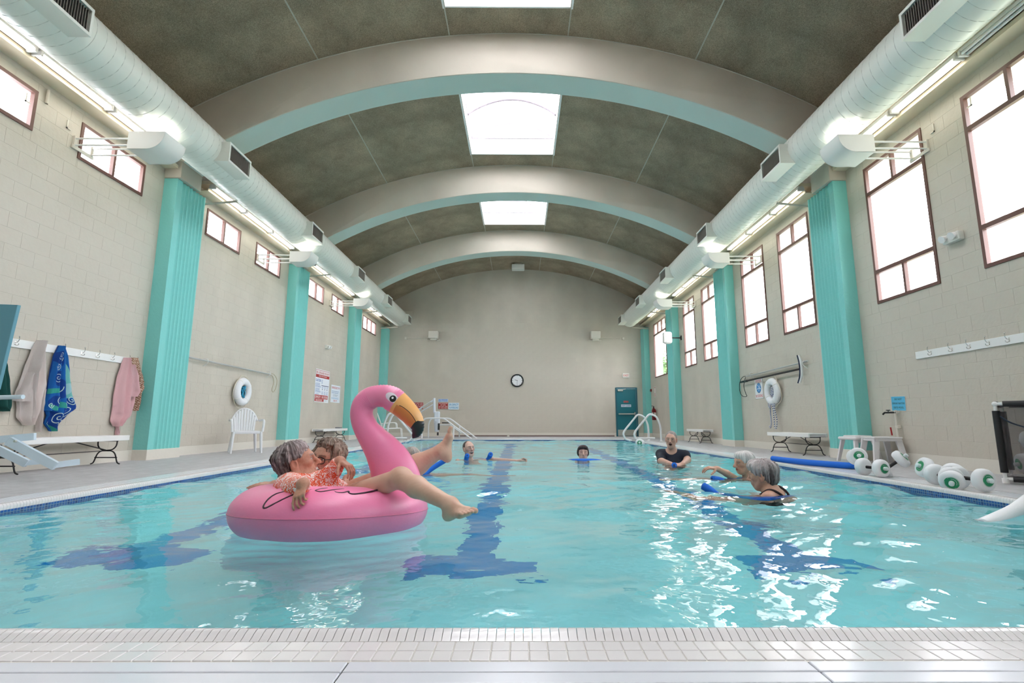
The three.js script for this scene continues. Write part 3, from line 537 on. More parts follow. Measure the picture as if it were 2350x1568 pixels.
sign('door_notice', 'narrow red notice stuck on the teal door', 'sign', P3(4.77, 1.55, ZF + 0.009), 0.23, 0.085, 0, sm(['EMERGENCY', 'EXIT ONLY'], '#8e1c22', '#d99'), 0.003);
sign('door_notice', 'blue and white keep closed notice on the teal door', 'sign', P3(4.77, 1.37, ZF + 0.009), 0.45, 0.11, 0, canvasTex(300, 74, (g) => { g.fillStyle = '#d9e6f2'; g.fillRect(0, 0, 300, 74); words(g, 'KEEP CLOSED', 150, 38, 50, '#1d4b8f', 280); }), 0.003);
part(structGroup('trim_20'), 'dark_channel', [box(-3.3, -0.6, 0.0, 0.05, ZF - 0.06, ZF - 0.008), box(-0.5, 4.2, 0.0, 0.05, ZF - 0.06, ZF - 0.008)], M.gutter);
// clock
{
  const t = thing('wall_clock', 'round black-rimmed clock in the middle of the end wall', 'clock', P3(-0.16, 2.50, ZF - 0.012));
  const rim = new THREE.TorusGeometry(0.265, 0.032, 12, 48); rim.translate(0, 0, 0.03); part(t, 'rim', [rim, moved(cyl(0.27, 0.27, 0.03, 40), 0, 0, 0.012, RT)], M.black);
  part(t, 'dial', moved(cyl(0.25, 0.25, 0.006, 40), 0, 0, 0.03, RT), std(lin(0.85, 0.86, 0.87), 0.4));
  const ticks = []; for (let i = 0; i < 12; i++) { const a = i * Math.PI / 6, g = new THREE.BoxGeometry(i % 3 ? 0.008 : 0.014, i % 3 ? 0.03 : 0.045, 0.003); g.translate(0, 0.212, 0); g.rotateZ(a); g.translate(0, 0, 0.0345); ticks.push(g); } part(t, 'hour_marks', ticks, M.black);
  const hand = (L, w, a) => { const g = new THREE.BoxGeometry(w, L, 0.003); g.translate(0, L / 2 - 0.02, 0); g.rotateZ(-a); g.translate(0, 0, 0.038); return g; };
  part(t, 'hour_hand', hand(0.14, 0.016, 2 * Math.PI * 9.5 / 12), M.black); part(t, 'minute_hand', hand(0.21, 0.011, Math.PI), M.black);
}
// coat racks
function hook() { return mg([tube([[0, 0, 0], [0, 0.005, 0.03], [0, 0.04, 0.05], [0, 0.075, 0.045]], 0.0045, 16, 6), tube([[0, -0.01, 0.004], [0, -0.035, 0.02], [0, -0.03, 0.045], [0, -0.012, 0.05]], 0.0045, 16, 6), moved(new THREE.SphereGeometry(0.008, 8, 6), 0, 0.077, 0.045), moved(rbox(0.018, 0.05, 0.005, 0.002), 0, -0.005, 0.003)]); }
function coatRack(x, side, d0, d1, hooks, label) {
  const t = thing('coat_rack', label, 'coat rack', P3(x, 1.575, (d0 + d1) / 2), side < 0 ? RT : -RT);
  part(t, 'board', rbox(d1 - d0, 0.105, 0.02, 0.003, 0, 0, 0.01, 1), M.whiteTrim);
  const g = hook(); for (const h of hooks) part(t, 'hook', moved(g, (h - (d0 + d1) / 2) * (side < 0 ? 1 : -1), 0.005, 0.02), M.chrome);
  return t;
}
const hooksL = [5.66, 5.98, 6.3, 6.62, 6.95, 7.27, 7.53, 7.81, 8.12, 8.29], hooksR = [7.07, 6.72, 6.44, 6.17, 5.91, 5.6];
coatRack(XL, -1, 5.2, 8.36, hooksL, 'long white coat rack board with chrome hooks on the left wall, robes hanging from it');
coatRack(XR, 1, 5.2, 7.36, hooksR, 'empty white coat rack board with chrome hooks on the right wall');
// hanging cloth on the left wall; rows are edges in the wall plane as [left d, right d, y]
function hang(parent, name, mat, rows, { out = 0.05, amp = 0.022, folds = 3, ph = 0, thick = 0.008, x = XL, twist = 0, us = 1, vs = 1 } = {}) {
  const nu = 26, nv = 34, F = [], B = [];
  const cum = rows.map((r) => r[2]);
  for (let j = 0; j <= nv; j++) {
    const y = lerp(cum[0], cum[cum.length - 1], j / nv); let k = 0; while (k < rows.length - 2 && y < rows[k + 1][2]) k++;
    const u = clamp((y - rows[k][2]) / (rows[k + 1][2] - rows[k][2] || 1e-6), 0, 1), e = u * u * (3 - 2 * u) * 0.5 + u * 0.5, L = lerp(rows[k][0], rows[k + 1][0], e), R = lerp(rows[k][1], rows[k + 1][1], e), v = j / nv;
    for (let i = 0; i <= nu; i++) {
      const s = i / nu, edge = Math.sin(Math.PI * s), w = lerp(0.35, 1, Math.min(1, v * 2.2));
      const o = out * (0.35 + 0.65 * edge ** 0.5) + 1.7 * amp * w * edge ** 0.4 * Math.cos(s * folds * 2 * Math.PI + ph + twist * v) + 0.010 * w * noise3(s * 5 + ph, v * 6, 3);
      F.push([x + o + 0.004, y + 0.012 * noise3(s * 4, ph, v * 2) * v, -lerp(L, R, s)]); B.push([x + Math.max(0.003, o - thick), y, -lerp(L, R, s)]);
    }
  }
  const p = [], uv = [], W1 = nu + 1, q = (A, a, b, c, d, fl) => { const id = fl ? [a, c, b, a, d, c] : [a, b, c, a, c, d]; for (const i of id) { p.push(...A[i]); uv.push((i % W1) / nu * us, 1 - Math.floor(i / W1) / nv * vs); } };
  for (let j = 0; j < nv; j++) for (let i = 0; i < nu; i++) { const a = j * W1 + i; q(F, a, a + W1, a + W1 + 1, a + 1); q(B, a, a + W1, a + W1 + 1, a + 1, true); }
  const A2 = [...F, ...B], n = F.length; const e = (a, b) => { for (const i of [a, b, b + n, a, b + n, a + n]) { p.push(...A2[i]); uv.push(0.5, 0.5); } };
  for (let j = 0; j < nv; j++) { e(j * W1, (j + 1) * W1); e((j + 1) * W1 + nu, j * W1 + nu); } for (let i = 0; i < nu; i++) { e(i + 1, i); e(nv * W1 + i, nv * W1 + i + 1); }
  const g = new THREE.BufferGeometry(); g.setAttribute('position', new THREE.Float32BufferAttribute(p, 3)); g.setAttribute('uv', new THREE.Float32BufferAttribute(uv, 2)); g.computeVertexNormals();
  return part(parent, name, toCreasedNormals(g, 1.0), mat);
}
const rowsPx = (l) => l.map(([xl, yl, xr, yr]) => { const a = onX(xl, yl, XL + 0.06), b = onX(xr, yr, XL + 0.06); return [-a.z, -b.z, (a.y + b.y) / 2]; });
const texTerry = dataTex(256, (u, v, x, y) => 0.5 + 0.3 * (hash3(x, y, 7) - 0.5) + 0.25 * noise3(u * 64, v * 64, 3, 64), false);
const terry = (c) => std(c, 0.95, { bumpMap: rep(texTerry, 6, 8), bumpScale: 0.004 });
{
  const m = terry(lin(0.80, 0.70, 0.66)), t = thing('bathrobe', 'cream bathrobe with belts hanging from the left coat rack', 'bathrobe', P3(0, 0, 0));
  hang(t, 'body', m, rowsPx([[84, 790, 101, 786], [75, 812, 103, 800], [58, 855, 108, 850], [46, 890, 112, 872], [38, 915, 106, 893], [44, 945, 92, 935], [42, 960, 84, 955], [55, 976, 72, 974]]), { out: 0.10, folds: 2.5, amp: 0.025, ph: 1 });
  hang(t, 'sleeve', m, rowsPx([[72, 840, 82, 838], [52, 880, 70, 876], [37, 912, 68, 905], [32, 921, 64, 920]]), { out: 0.14, folds: 1, amp: 0.012 });
  hang(t, 'collar', m, rowsPx([[86, 782, 99, 782], [76, 808, 92, 806], [66, 843, 80, 846], [64, 856, 74, 856]]), { out: 0.15, folds: 1.5, amp: 0.014, ph: 2 });
  hang(t, 'belt', m, rowsPx([[66, 858, 74, 858], [61, 900, 70, 900], [57, 958, 66, 958]]), { out: 0.165, folds: 1, amp: 0.003 });
  hang(t, 'belt', m, rowsPx([[97, 893, 104, 893], [91, 945, 98, 945], [87, 990, 92, 990]]), { out: 0.09, folds: 1, amp: 0.002 });
}
{
  const tex = canvasTex(512, 1024, (g, w, h) => {
    g.fillStyle = '#0f63b4'; g.fillRect(0, 0, w, h);
    const gr = g; gr.fillStyle = '#0a3f92'; for (const [x, y, r] of [[90, 180, 120], [160, 520, 130], [360, 760, 150], [130, 900, 120], [430, 960, 110]]) { g.beginPath(); g.ellipse(x, y, r, r * 0.9, 0.4, 0, 7); g.fill(); }
    g.fillStyle = '#c8c79a'; g.beginPath(); g.moveTo(260, 0); g.lineTo(330, 0); g.quadraticCurveTo(420, 260, 300, 470); g.lineTo(250, 300); g.fill();
    g.fillStyle = '#7cc6c4'; g.beginPath(); g.moveTo(330, 150); g.quadraticCurveTo(470, 260, 512, 430); g.lineTo(512, 600); g.quadraticCurveTo(380, 640, 280, 640); g.quadraticCurveTo(300, 400, 330, 150); g.fill();
    g.fillStyle = '#a9d3d8'; g.beginPath(); g.ellipse(400, 520, 110, 60, -0.5, 0, 7); g.fill();
    g.fillStyle = '#35a093'; g.beginPath(); g.moveTo(0, 690); g.quadraticCurveTo(160, 640, 300, 720); g.lineTo(290, 770); g.quadraticCurveTo(140, 720, 0, 770); g.fill(); g.beginPath(); g.ellipse(130, 985, 120, 34, 0.5, 0, 7); g.fill();
    g.strokeStyle = '#cfe6df'; g.lineWidth = 9; g.lineCap = 'round';
    const spiral = (x, y, r, s) => { g.beginPath(); for (let i = 0; i <= 60; i++) { const a = i / 60 * 3.6 * Math.PI * 1, q = r * (1 - i / 66); const X = x + q * Math.cos(a) * s, Y = y + q * Math.sin(a); i ? g.lineTo(X, Y) : g.moveTo(X, Y); } g.stroke(); };
    spiral(120, 150, 70, 1); spiral(100, 330, 60, -1); spiral(130, 500, 82, 1); spiral(300, 690, 60, -1); spiral(380, 790, 84, 1); spiral(440, 650, 60, -1); spiral(200, 860, 76, 1); spiral(430, 940, 70, -1); spiral(60, 940, 50, 1); spiral(300, 960, 54, 1);
  });
  const t = thing('beach_towel', 'blue and turquoise towel with curling wave pattern on a hook', 'towel', P3(0, 0, 0)), m = std(0xffffff, 0.95, { map: tex, bumpMap: rep(texTerry, 6, 8), bumpScale: 0.003 });
  hang(t, 'cloth', m, rowsPx([[138, 795, 149, 793], [126, 822, 157, 820], [118, 860, 161, 856], [111, 900, 165, 895], [104, 935, 176, 935], [112, 958, 150, 952], [106, 968, 132, 975], [116, 990, 122, 988]]), { out: 0.09, folds: 2, amp: 0.028, ph: 0.6 });
  hang(t, 'fold', m, rowsPx([[136, 797, 143, 794], [124, 825, 134, 824], [117, 865, 132, 862], [109, 905, 131, 900], [103, 930, 130, 925], [101, 944, 128, 940]]), { out: 0.125, folds: 1.2, amp: 0.012, us: 0.45 });
}
{
  const m = terry(lin(0.82, 0.50, 0.52)), t = thing('bathrobe', 'pink bathrobe hanging near the end of the left coat rack', 'bathrobe', P3(0, 0, 0));
  hang(t, 'body', m, rowsPx([[288, 822, 297, 821], [281, 842, 303, 838], [272, 870, 308, 868], [264, 910, 309, 908], [262, 940, 304, 935], [260, 955, 302, 950], [256, 972, 288, 960], [262, 979, 276, 977]]), { out: 0.10, folds: 3, amp: 0.022, ph: 1.4 });
  hang(t, 'sleeve', m, rowsPx([[293, 838, 302, 836], [291, 865, 311, 866], [289, 900, 315, 898], [286, 912, 309, 908]]), { out: 0.145, folds: 1.5, amp: 0.014 });
  hang(t, 'belt', m, rowsPx([[274, 960, 279, 960], [272, 985, 278, 983], [271, 998, 278, 998]]), { out: 0.05, folds: 1, amp: 0.003 });
}
{
  const tex = canvasTex(256, 512, (g, w, h) => {
    g.fillStyle = '#cdb7a4'; g.fillRect(0, 0, w, h); g.strokeStyle = '#8a6047'; g.lineWidth = 6;
    for (let y = -1; y < 17; y++) for (let x = -1; x < 9; x++) { g.save(); g.translate(x * 32 + (y % 2) * 16, y * 32); g.rotate(0.5); g.beginPath(); g.moveTo(-12, 12); g.lineTo(-12, -12); g.lineTo(12, -12); g.lineTo(12, 5); g.lineTo(-3, 5); g.lineTo(-3, -4); g.stroke(); g.restore(); }
  });
  const t = thing('towel', 'tan towel with a brown maze pattern between pink robe and pilaster', 'towel', P3(0, 0, 0));
  hang(t, 'cloth', std(0xffffff, 0.95, { map: tex }), rowsPx([[305, 823, 318, 821], [302, 840, 322, 836], [304, 870, 330, 866], [306, 890, 337, 889], [308, 905, 322, 900], [307, 922, 320, 918], [306, 945, 312, 940]]), { out: 0.09, folds: 2, amp: 0.02 });
}
{
  const t = thing('towel', 'dark green towel at the left edge behind the teal chair back', 'towel', P3(0, 0, 0));
  hang(t, 'cloth', terry(lin(0.008, 0.085, 0.075)), rowsPx([[-20, 800, 6, 805], [-24, 840, 20, 845], [-26, 880, 26, 870], [-25, 915, 27, 905], [-20, 935, 27, 930], [0, 942, 22, 945]]), { out: 0.09, folds: 2, amp: 0.022 });
}
// benches
function makeBench(name, label, x, d0, d1, w, group) {               // x = middle, d0..d1 = feet
  const t = thing(name, label, 'bench', P3(x, 0, (d0 + d1) / 2), 0, group), L = d1 - d0, top = 0.415, tl = L + 0.32, hw = w / 2;
  for (const s of [-1, 1]) part(t, 'side_rail', rbox(0.03, 0.075, tl, 0.008, s * (hw - 0.015), top - 0.0375, 0), M.whiteTrim);
  const n = Math.round(tl / 0.075); for (let i = 0; i < n; i++) part(t, 'seat_slat', rbox(w - 0.06, 0.02, 0.06, 0.004, 0, top - 0.012, -tl / 2 + (i + 0.5) * tl / n, 1), M.whiteTrim);
  for (const e of [-1, 1]) {
    const z = e * (L / 2 - 0.02), p = [];
    for (const s of [-1, 1]) p.push(tube([[s * (hw - 0.04), top - 0.07, z], [s * (hw - 0.05), top - 0.15, z], [s * (hw - 0.10), top - 0.20, z], [0, top - 0.212, z]], 0.009, 20, 6), tube([[0, top - 0.218, z], [s * (hw - 0.10), top - 0.225, z], [s * (hw - 0.05), top - 0.27, z], [s * (hw - 0.01), 0.035, z], [s * (hw + 0.03), 0.009, z]], 0.009, 24, 6));
    p.push(rod(new THREE.Vector3(-hw + 0.02, 0.10, z), new THREE.Vector3(hw - 0.02, 0.10, z), 0.009, 6), rod(new THREE.Vector3(-hw + 0.03, top - 0.078, z), new THREE.Vector3(hw - 0.03, top - 0.078, z), 0.009, 6));
    part(t, 'leg', p, M.black);
    part(t, 'brace', rod(new THREE.Vector3(0, top - 0.212, z), new THREE.Vector3(0, top - 0.075, z - e * L * 0.36), 0.008, 6), M.black);
  }
  part(t, 'tie_rod', rod(new THREE.Vector3(0, top - 0.216, -L / 2), new THREE.Vector3(0, top - 0.216, L / 2), 0.005, 6), M.black);
  return t;
}
makeBench('bench', 'long white-topped bench with black iron legs under the bathrobes', -6.02, 6.1, 7.66, 0.36);
makeBench('bench', 'far left white bench by the notice boards', -6.05, 15.7, 17.5, 0.36);
makeBench('bench', 'nearer right-hand white bench below the life ring', 5.48, 9.72, 11.0, 0.36);
makeBench('bench', 'farther right-hand white bench near the fire extinguisher', 5.50, 15.4, 16.5, 0.34);
{ // small bottle on the far left bench is too small; a folded item on it
  single('folded_cloth', rbox(0.16, 0.035, 0.22, 0.012, -6.05, 0.435, -17.3), std(lin(0.2, 0.22, 0.24), 0.9), 'small dark folded cloth lying on the far left bench', 'cloth');
}
// sling chair at the left edge of the picture
{
  const t = thing('sling_chair', 'white framed reclining chair with teal sling back at the left edge', 'chair', P3(0, 0, 0)), m = std(lin(0.62, 0.74, 0.82), 0.4);
  const A = (px, py, d) => at(px, py, d);
  const back = new THREE.Shape([[-0.5, 0], [-0.01, 0], [0.065, 0.93], [-0.45, 0.95]].map((p) => new THREE.Vector2(...p))); const bg = new THREE.ExtrudeGeometry(back, { depth: 0.03, bevelEnabled: true, bevelSize: 0.006, bevelThickness: 0.006 }); const q = A(2, 893, 5.65); bg.translate(q.x, q.y, q.z);
  part(t, 'back', bg, std(lin(0.13, 0.33, 0.41), 0.6));
  part(t, 'armrest', rod(A(-60, 914, 5.5), A(53, 911, 5.5), 0.024, 10), m);
  const bar = (a, b, w, h) => { const d = b.clone().sub(a), g = new THREE.ExtrudeGeometry(new THREE.Shape([[-w / 2, -h / 2], [w / 2, -h / 2], [w / 2, h / 2], [-w / 2, h / 2]].map((p) => new THREE.Vector2(...p))), { depth: d.length(), bevelEnabled: true, bevelSize: 0.006, bevelThickness: 0.004, bevelSegments: 2 }); g.lookAt(d); g.translate(a.x, a.y, a.z); return g; };
  part(t, 'seat_rail', bar(A(-60, 1014, 5.45), A(80, 1002, 5.6), 0.035, 0.062), m);
  part(t, 'leg', [bar(A(20, 1012, 5.5), A(128, 1070, 5.6), 0.035, 0.075), bar(A(122, 1068, 5.6), A(182, 1060, 5.75), 0.035, 0.05)], m);
  part(t, 'leg', [bar(A(-50, 1010, 5.75), A(62, 1064, 5.85), 0.035, 0.07), bar(A(56, 1063, 5.85), A(110, 1058, 5.95), 0.035, 0.045)], m);
  part(t, 'bolt', moved(cyl(0.012, 0.012, 0.02, 10), ...A(35, 1013, 5.46).toArray(), RT), M.steel);
}
// resin armchair
{
  const t = thing('garden_chair', 'white moulded plastic armchair under the left life ring', 'chair', P3(-5.60, 0, 10.62), 0.62), m = std(lin(0.80, 0.81, 0.83), 0.35), w = 0.25;
  const seat = rbox(0.46, 0.035, 0.44, 0.015, 0, 0.42, 0.02); part(t, 'seat', [seat, rbox(0.48, 0.05, 0.03, 0.012, 0, 0.405, 0.245)], m);
  const curve = (u) => new THREE.Vector3(w * 0.98 * Math.sin(u), 0, -0.20 - 0.05 * Math.cos(u));
  for (let i = 0; i < 9; i++) { const u = lerp(-0.85, 0.85, i / 8), top = 0.88 - 0.17 * Math.abs(i - 4) ** 2 / 16, c = curve(u); const g = tube([[c.x * 0.9, 0.43, c.z + 0.02], [c.x, 0.62, c.z - 0.03], [c.x * 1.04, top, c.z - 0.09]], 0.0235, 14, 10); g.translate(0, 0, -c.z); g.scale(1, 1, 0.45); g.translate(0, 0, c.z); part(t, 'back_slat', g, m); }
  const rim = []; for (let i = 0; i <= 16; i++) { const u = lerp(-1, 1, i / 16), c = curve(u * 1.05); rim.push(new THREE.Vector3(c.x * 1.1, 0.89 - 0.25 * u * u, c.z - 0.09 + 0.05 * u * u)); }
  part(t, 'back_rim', tube(rim, 0.022, 40, 8), m);
  for (const s of [-1, 1]) {
    part(t, 'armrest', tube([[s * 0.275, 0.645, -0.23], [s * 0.285, 0.655, -0.05], [s * 0.29, 0.65, 0.16], [s * 0.285, 0.60, 0.24], [s * 0.27, 0.42, 0.25]], 0.023, 30, 8), m);
    part(t, 'leg', extrudeLeg(s * 0.245, 0.24, s * 0.27, 0.27), m); part(t, 'leg', extrudeLeg(s * 0.20, -0.19, s * 0.245, -0.27), m);
  }
}
function extrudeLeg(x0, z0, x1, z1) { const g = cyl(0.030, 0.022, 0.42, 8); g.translate(0, 0, 0); const p = g.attributes.position; for (let i = 0; i < p.count; i++) { const u = (0.21 - p.getY(i)) / 0.42; p.setX(i, p.getX(i) + lerp(x0, x1, u)); p.setZ(i, p.getZ(i) + lerp(z0, z1, u)); p.setY(i, p.getY(i) + 0.21); } g.computeVertexNormals(); return g; }
// white stools on the right
{
  const t = thing('plastic_stool', 'white plastic stool with splayed legs by the right pilaster', 'stool', P3(5.42, 0, 8.35), 0.15, undefined), m = std(lin(0.80, 0.78, 0.78), 0.4);
  part(t, 'seat', [rbox(0.42, 0.05, 0.36, 0.022, 0, 0.365, 0, 3), rbox(0.30, 0.03, 0.26, 0.014, 0, 0.395, 0, 3)], m);
  for (const [a, b] of [[-1, 1], [1, 1], [-1, -1], [1, -1]]) part(t, 'leg', legBar(a * 0.15, b * 0.13, a * 0.22, b * 0.19, 0.36), m);
}
{
  const t = thing('side_table', 'white plastic side table with wide slanting legs beside the hose pipe', 'table', P3(5.50, 0, 7.92), -0.1), m = std(lin(0.78, 0.77, 0.77), 0.4);
  part(t, 'tabletop', [rbox(0.40, 0.03, 0.40, 0.012, 0, 0.385, 0, 3), rbox(0.38, 0.05, 0.38, 0.01, 0, 0.36, 0, 2)], m);
  for (const [a, b] of [[-1, 1], [1, 1], [-1, -1], [1, -1]]) part(t, 'leg', legBar(a * 0.155, b * 0.15, a * 0.215, b * 0.20, 0.37, 0.042), m);
}
function legBar(x0, z0, x1, z1, h, w = 0.034) { const g = new THREE.BoxGeometry(w * 2, h, w, 1, 4, 1), p = g.attributes.position; for (let i = 0; i < p.count; i++) { const u = 0.5 - p.getY(i) / h, k = 1 - 0.25 * u; p.setXYZ(i, p.getX(i) * k + lerp(x0, x1, u), h / 2 + p.getY(i), p.getZ(i) * k + lerp(z0, z1, u)); } g.computeVertexNormals(); return g; }
// life rings
const texRope = canvasTex(64, 64, (g) => { g.fillStyle = '#e6e8ea'; g.fillRect(0, 0, 64, 64); g.fillStyle = '#20437f'; g.beginPath(); g.moveTo(0, 0); g.lineTo(26, 0); g.lineTo(50, 64); g.lineTo(24, 64); g.fill(); });
function lifeRing(side, d, y, label, ropeMat) {
  const t = thing('life_ring', label, 'life ring', P3((side < 0 ? XL : XR) - side * 0.09, y, d), side < 0 ? RT : -RT), m = std(lin(0.82, 0.83, 0.85), 0.4);
  const ring = new THREE.TorusGeometry(0.228, 0.082, 20, 56); ring.scale(1, 1, 0.85); part(t, 'ring', ring, m);
  for (let i = 0; i < 4; i++) { const a = i * RT + 0.6, b = new THREE.TorusGeometry(0.084, 0.004, 6, 28); b.scale(1, 0.85, 3.5); b.rotateX(RT); b.translate(0.228, 0, 0); b.rotateZ(a); part(t, 'band', b, M.whiteTrim); }
  const lp = []; for (let i = 0; i <= 40; i++) { const a = i / 40 * 2 * Math.PI, r = 0.318 + 0.045 * Math.abs(Math.sin(2 * (a - 0.6))) ** 0.8; lp.push(new THREE.Vector3(r * Math.cos(a), r * Math.sin(a) - (Math.sin(a) < 0 ? 0.02 : 0), -0.01 + 0.02 * Math.sin(3 * a))); }
  part(t, 'grab_line', tube(lp, 0.008, 120, 6, true), std(lin(0.75, 0.70, 0.58), 0.8));
  const c = []; for (let i = 0; i <= 150; i++) { const a = i * 0.42; c.push(new THREE.Vector3((0.05 + 0.025 * Math.sin(i * 0.31)) * Math.cos(a * 0.6), 0.105 * Math.sin(a) + 0.02 * Math.sin(i * 0.17), 0.03 * Math.sin(i * 0.77) - 0.01)); }
  part(t, 'rope_coil', tube(c, 0.0085, 500, 6), ropeMat);
  return t;
}
lifeRing(-1, 11.48, 1.28, 'white life ring with turquoise rope coiled in its hole on the left wall', std(lin(0.02, 0.30, 0.48), 0.7));
{
  const rm = std(0xffffff, 0.7, { map: rep(texRope, 160, 1) }), t = lifeRing(1, 11.55, 1.30, 'white life ring with blue striped rope hanging below on the right wall', rm);
  const rm2 = std(0xffffff, 0.7, { map: rep(texRope, 26, 1) });
  part(t, 'rope_loop', tube([[0.10, -0.2, 0.03], [0.13, -0.42, 0.04], [0.17, -0.62, 0.03], [0.12, -0.80, 0.03], [0.05, -0.78, 0.03], [0.04, -0.6, 0.03], [0.08, -0.4, 0.05], [0.02, -0.2, 0.05]], 0.011, 70, 6), rm2);
  part(t, 'rope_loop', tube([[-0.04, -0.2, 0.04], [-0.08, -0.45, 0.04], [-0.09, -0.68, 0.03], [-0.15, -0.80, 0.03], [-0.19, -0.76, 0.03]], 0.016, 50, 6), rm2);
  part(t, 'rope_loop', tube([[0.0, -0.25, 0.05], [-0.03, -0.35, 0.07], [-0.10, -0.33, 0.06], [-0.12, -0.25, 0.05]], 0.013, 30, 6), rm2);
}
// poles on wall brackets
{
  const t = thing('rescue_hook', 'long aluminium rescue pole with a looped hook on the left wall', 'pole', P3(XL + 0.06, 1.80, 11.2)), m = new THREE.MeshStandardMaterial({ color: lin(0.62, 0.63, 0.62), roughness: 0.35, metalness: 0.6 });
  part(t, 'shaft', rod(new THREE.Vector3(0, 0.02, 2.2), new THREE.Vector3(0, -0.01, -1.55), 0.018, 10), m);
  part(t, 'hook_loop', tube([[0, 0, -1.5], [0.01, 0, -1.7], [0.01, -0.12, -1.88], [0.01, -0.32, -1.86], [0.01, -0.44, -1.74], [0.01, -0.38, -1.66], [0.01, -0.2, -1.72], [0, -0.05, -1.66], [0, -0.02, -1.52]], 0.007, 60, 6), std(lin(0.45, 0.38, 0.24), 0.5));
  for (const z of [1.1, -1.45]) part(t, 'bracket', tube([[-0.05, 0.05, z], [0.03, 0.04, z], [0.035, -0.03, z], [-0.05, -0.1, z]], 0.007, 20, 6), M.whiteTrim);
}
{
  const t = thing('rescue_hook', 'thin aluminium pole with a black looped hook, upper of two on the right wall', 'pole', P3(XR - 0.06, 1.79, 11.5)), m = new THREE.MeshStandardMaterial({ color: lin(0.62, 0.63, 0.62), roughness: 0.35, metalness: 0.6 });
  part(t, 'shaft', rod(new THREE.Vector3(0, 0.035, 1.42), new THREE.Vector3(0, -0.02, -1.4), 0.016, 10), m);
  part(t, 'hook_loop', tube([[0, -0.02, -1.35], [0, -0.02, -1.6], [0, -0.14, -1.8], [0, -0.36, -1.84], [0, -0.50, -1.7], [0, -0.52, -1.45], [0, -0.44, -1.5], [0, -0.25, -1.58], [0, -0.04, -1.45]], 0.008, 60, 6), M.black);
  for (const z of [1.3, -1.1]) part(t, 'bracket', tube([[0.05, 0.05, z], [-0.03, 0.04, z], [-0.035, -0.03, z], [0.05, -0.1, z]], 0.007, 20, 6), M.whiteTrim);
}
{
  const t = thing('pool_brush', 'black-handled pool brush with a curved white head below the right pole', 'brush', P3(XR - 0.09, 1.67, 11.5));
  part(t, 'handle', rod(new THREE.Vector3(0, 0.02, 1.15), new THREE.Vector3(0, -0.02, -1.35), 0.022, 10), M.black);
  part(t, 'grip', [rod(new THREE.Vector3(0, -0.02, -1.3), new THREE.Vector3(0, -0.023, -1.45), 0.03, 10), rod(new THREE.Vector3(0, -0.023, -1.5), new THREE.Vector3(0, -0.026, -1.68), 0.026, 10)], std(lin(0.01, 0.035, 0.035), 0.4));
  part(t, 'head', tube([[0, 0.30, 1.17], [0, 0.15, 1.22], [0, 0, 1.23], [0, -0.14, 1.20], [0, -0.25, 1.12]], 0.026, 30, 8), M.whiteTrim);
  part(t, 'bristles', tube([[-0.03, 0.30, 1.16], [-0.035, 0.15, 1.21], [-0.035, 0, 1.22], [-0.035, -0.14, 1.19], [-0.03, -0.26, 1.10]], 0.014, 30, 6), std(lin(0.02, 0.03, 0.07), 0.8));
}
// hose tap and pipe
{
  const t = thing('hose_pipe', 'cream water pipe with black tap and red lever on the right wall', 'pipe', P3(XR - 0.06, 0, 7.84)), m = M.wallBase;
  part(t, 'riser', [rod(new THREE.Vector3(0, 0.02, 0), new THREE.Vector3(0, 0.78, 0), 0.016, 10), rod(new THREE.Vector3(0, 0.78, 0), new THREE.Vector3(0, 0.78, 0.02), 0.022, 10)], m);
  for (const y of [0.20, 0.34, 0.55, 0.77]) part(t, 'clamp', rbox(0.06, 0.05, 0.06, 0.012, 0.02, y, 0), m);
  part(t, 'tap', [rod(new THREE.Vector3(0, 0.765, 0.02), new THREE.Vector3(-0.05, 0.765, -0.16), 0.014, 8), rod(new THREE.Vector3(-0.05, 0.765, -0.16), new THREE.Vector3(-0.07, 0.735, -0.18), 0.013, 8), rod(new THREE.Vector3(-0.035, 0.765, -0.10), new THREE.Vector3(-0.035, 0.80, -0.10), 0.006, 6), moved(cyl(0.03, 0.03, 0.012, 12), -0.035, 0.80, -0.10)], M.black);
  part(t, 'lever', rod(new THREE.Vector3(-0.03, 0.42, -0.08), new THREE.Vector3(-0.03, 0.54, -0.095), 0.011, 8), std(lin(0.35, 0.01, 0.015), 0.4), 'red lever handle');
}
// emergency lights, speaker, alarm, extinguisher, conduits
function emergencyLight(side, d, y, label) {
  const t = thing('emergency_light', label, 'lamp', P3(side < 0 ? XL : XR, y, d), side < 0 ? RT : -RT);
  part(t, 'box', rbox(0.26, 0.12, 0.08, 0.012, 0, 0, 0.04), M.whiteBox);
  for (const s of [-1, 1]) { const h = cyl(0.05, 0.035, 0.06, 16); h.rotateX(RT); h.rotateX(0.4); h.translate(s * 0.075, 0.01, 0.11); part(t, 'lamp_head', h, M.whiteTrim); }
  return t;
}
emergencyLight(1, 6.45, 3.03, 'twin-head emergency light between the two nearest right windows'); emergencyLight(-1, 16.4, 3.01, 'twin-head emergency light high above the left notice boards');
{
  const t = thing('wall_speaker', 'white round-cornered speaker on a black bracket by the third right pilaster', 'speaker', P3(XR, 3.62, 18.1));
  part(t, 'cabinet', rbox(0.30, 0.44, 0.26, 0.09, -0.50, 0, 0, 4), M.white); part(t, 'grille', rbox(0.05, 0.38, 0.22, 0.02, -0.64, 0, 0.02, 3), M.whiteBox);
  part(t, 'bracket', [rod(new THREE.Vector3(-0.36, 0, 0), new THREE.Vector3(-0.02, 0, 0), 0.02, 8), rbox(0.03, 0.16, 0.10, 0.006, -0.016, 0, 0)], M.black);
}
single('fire_alarm', rbox(0.05, 0.11, 0.13, 0.008, XR - 0.026, 2.02, -22.6), std(lin(0.18, 0.008, 0.01), 0.4), 'small dark red fire alarm box beside the corner pilaster', 'alarm');
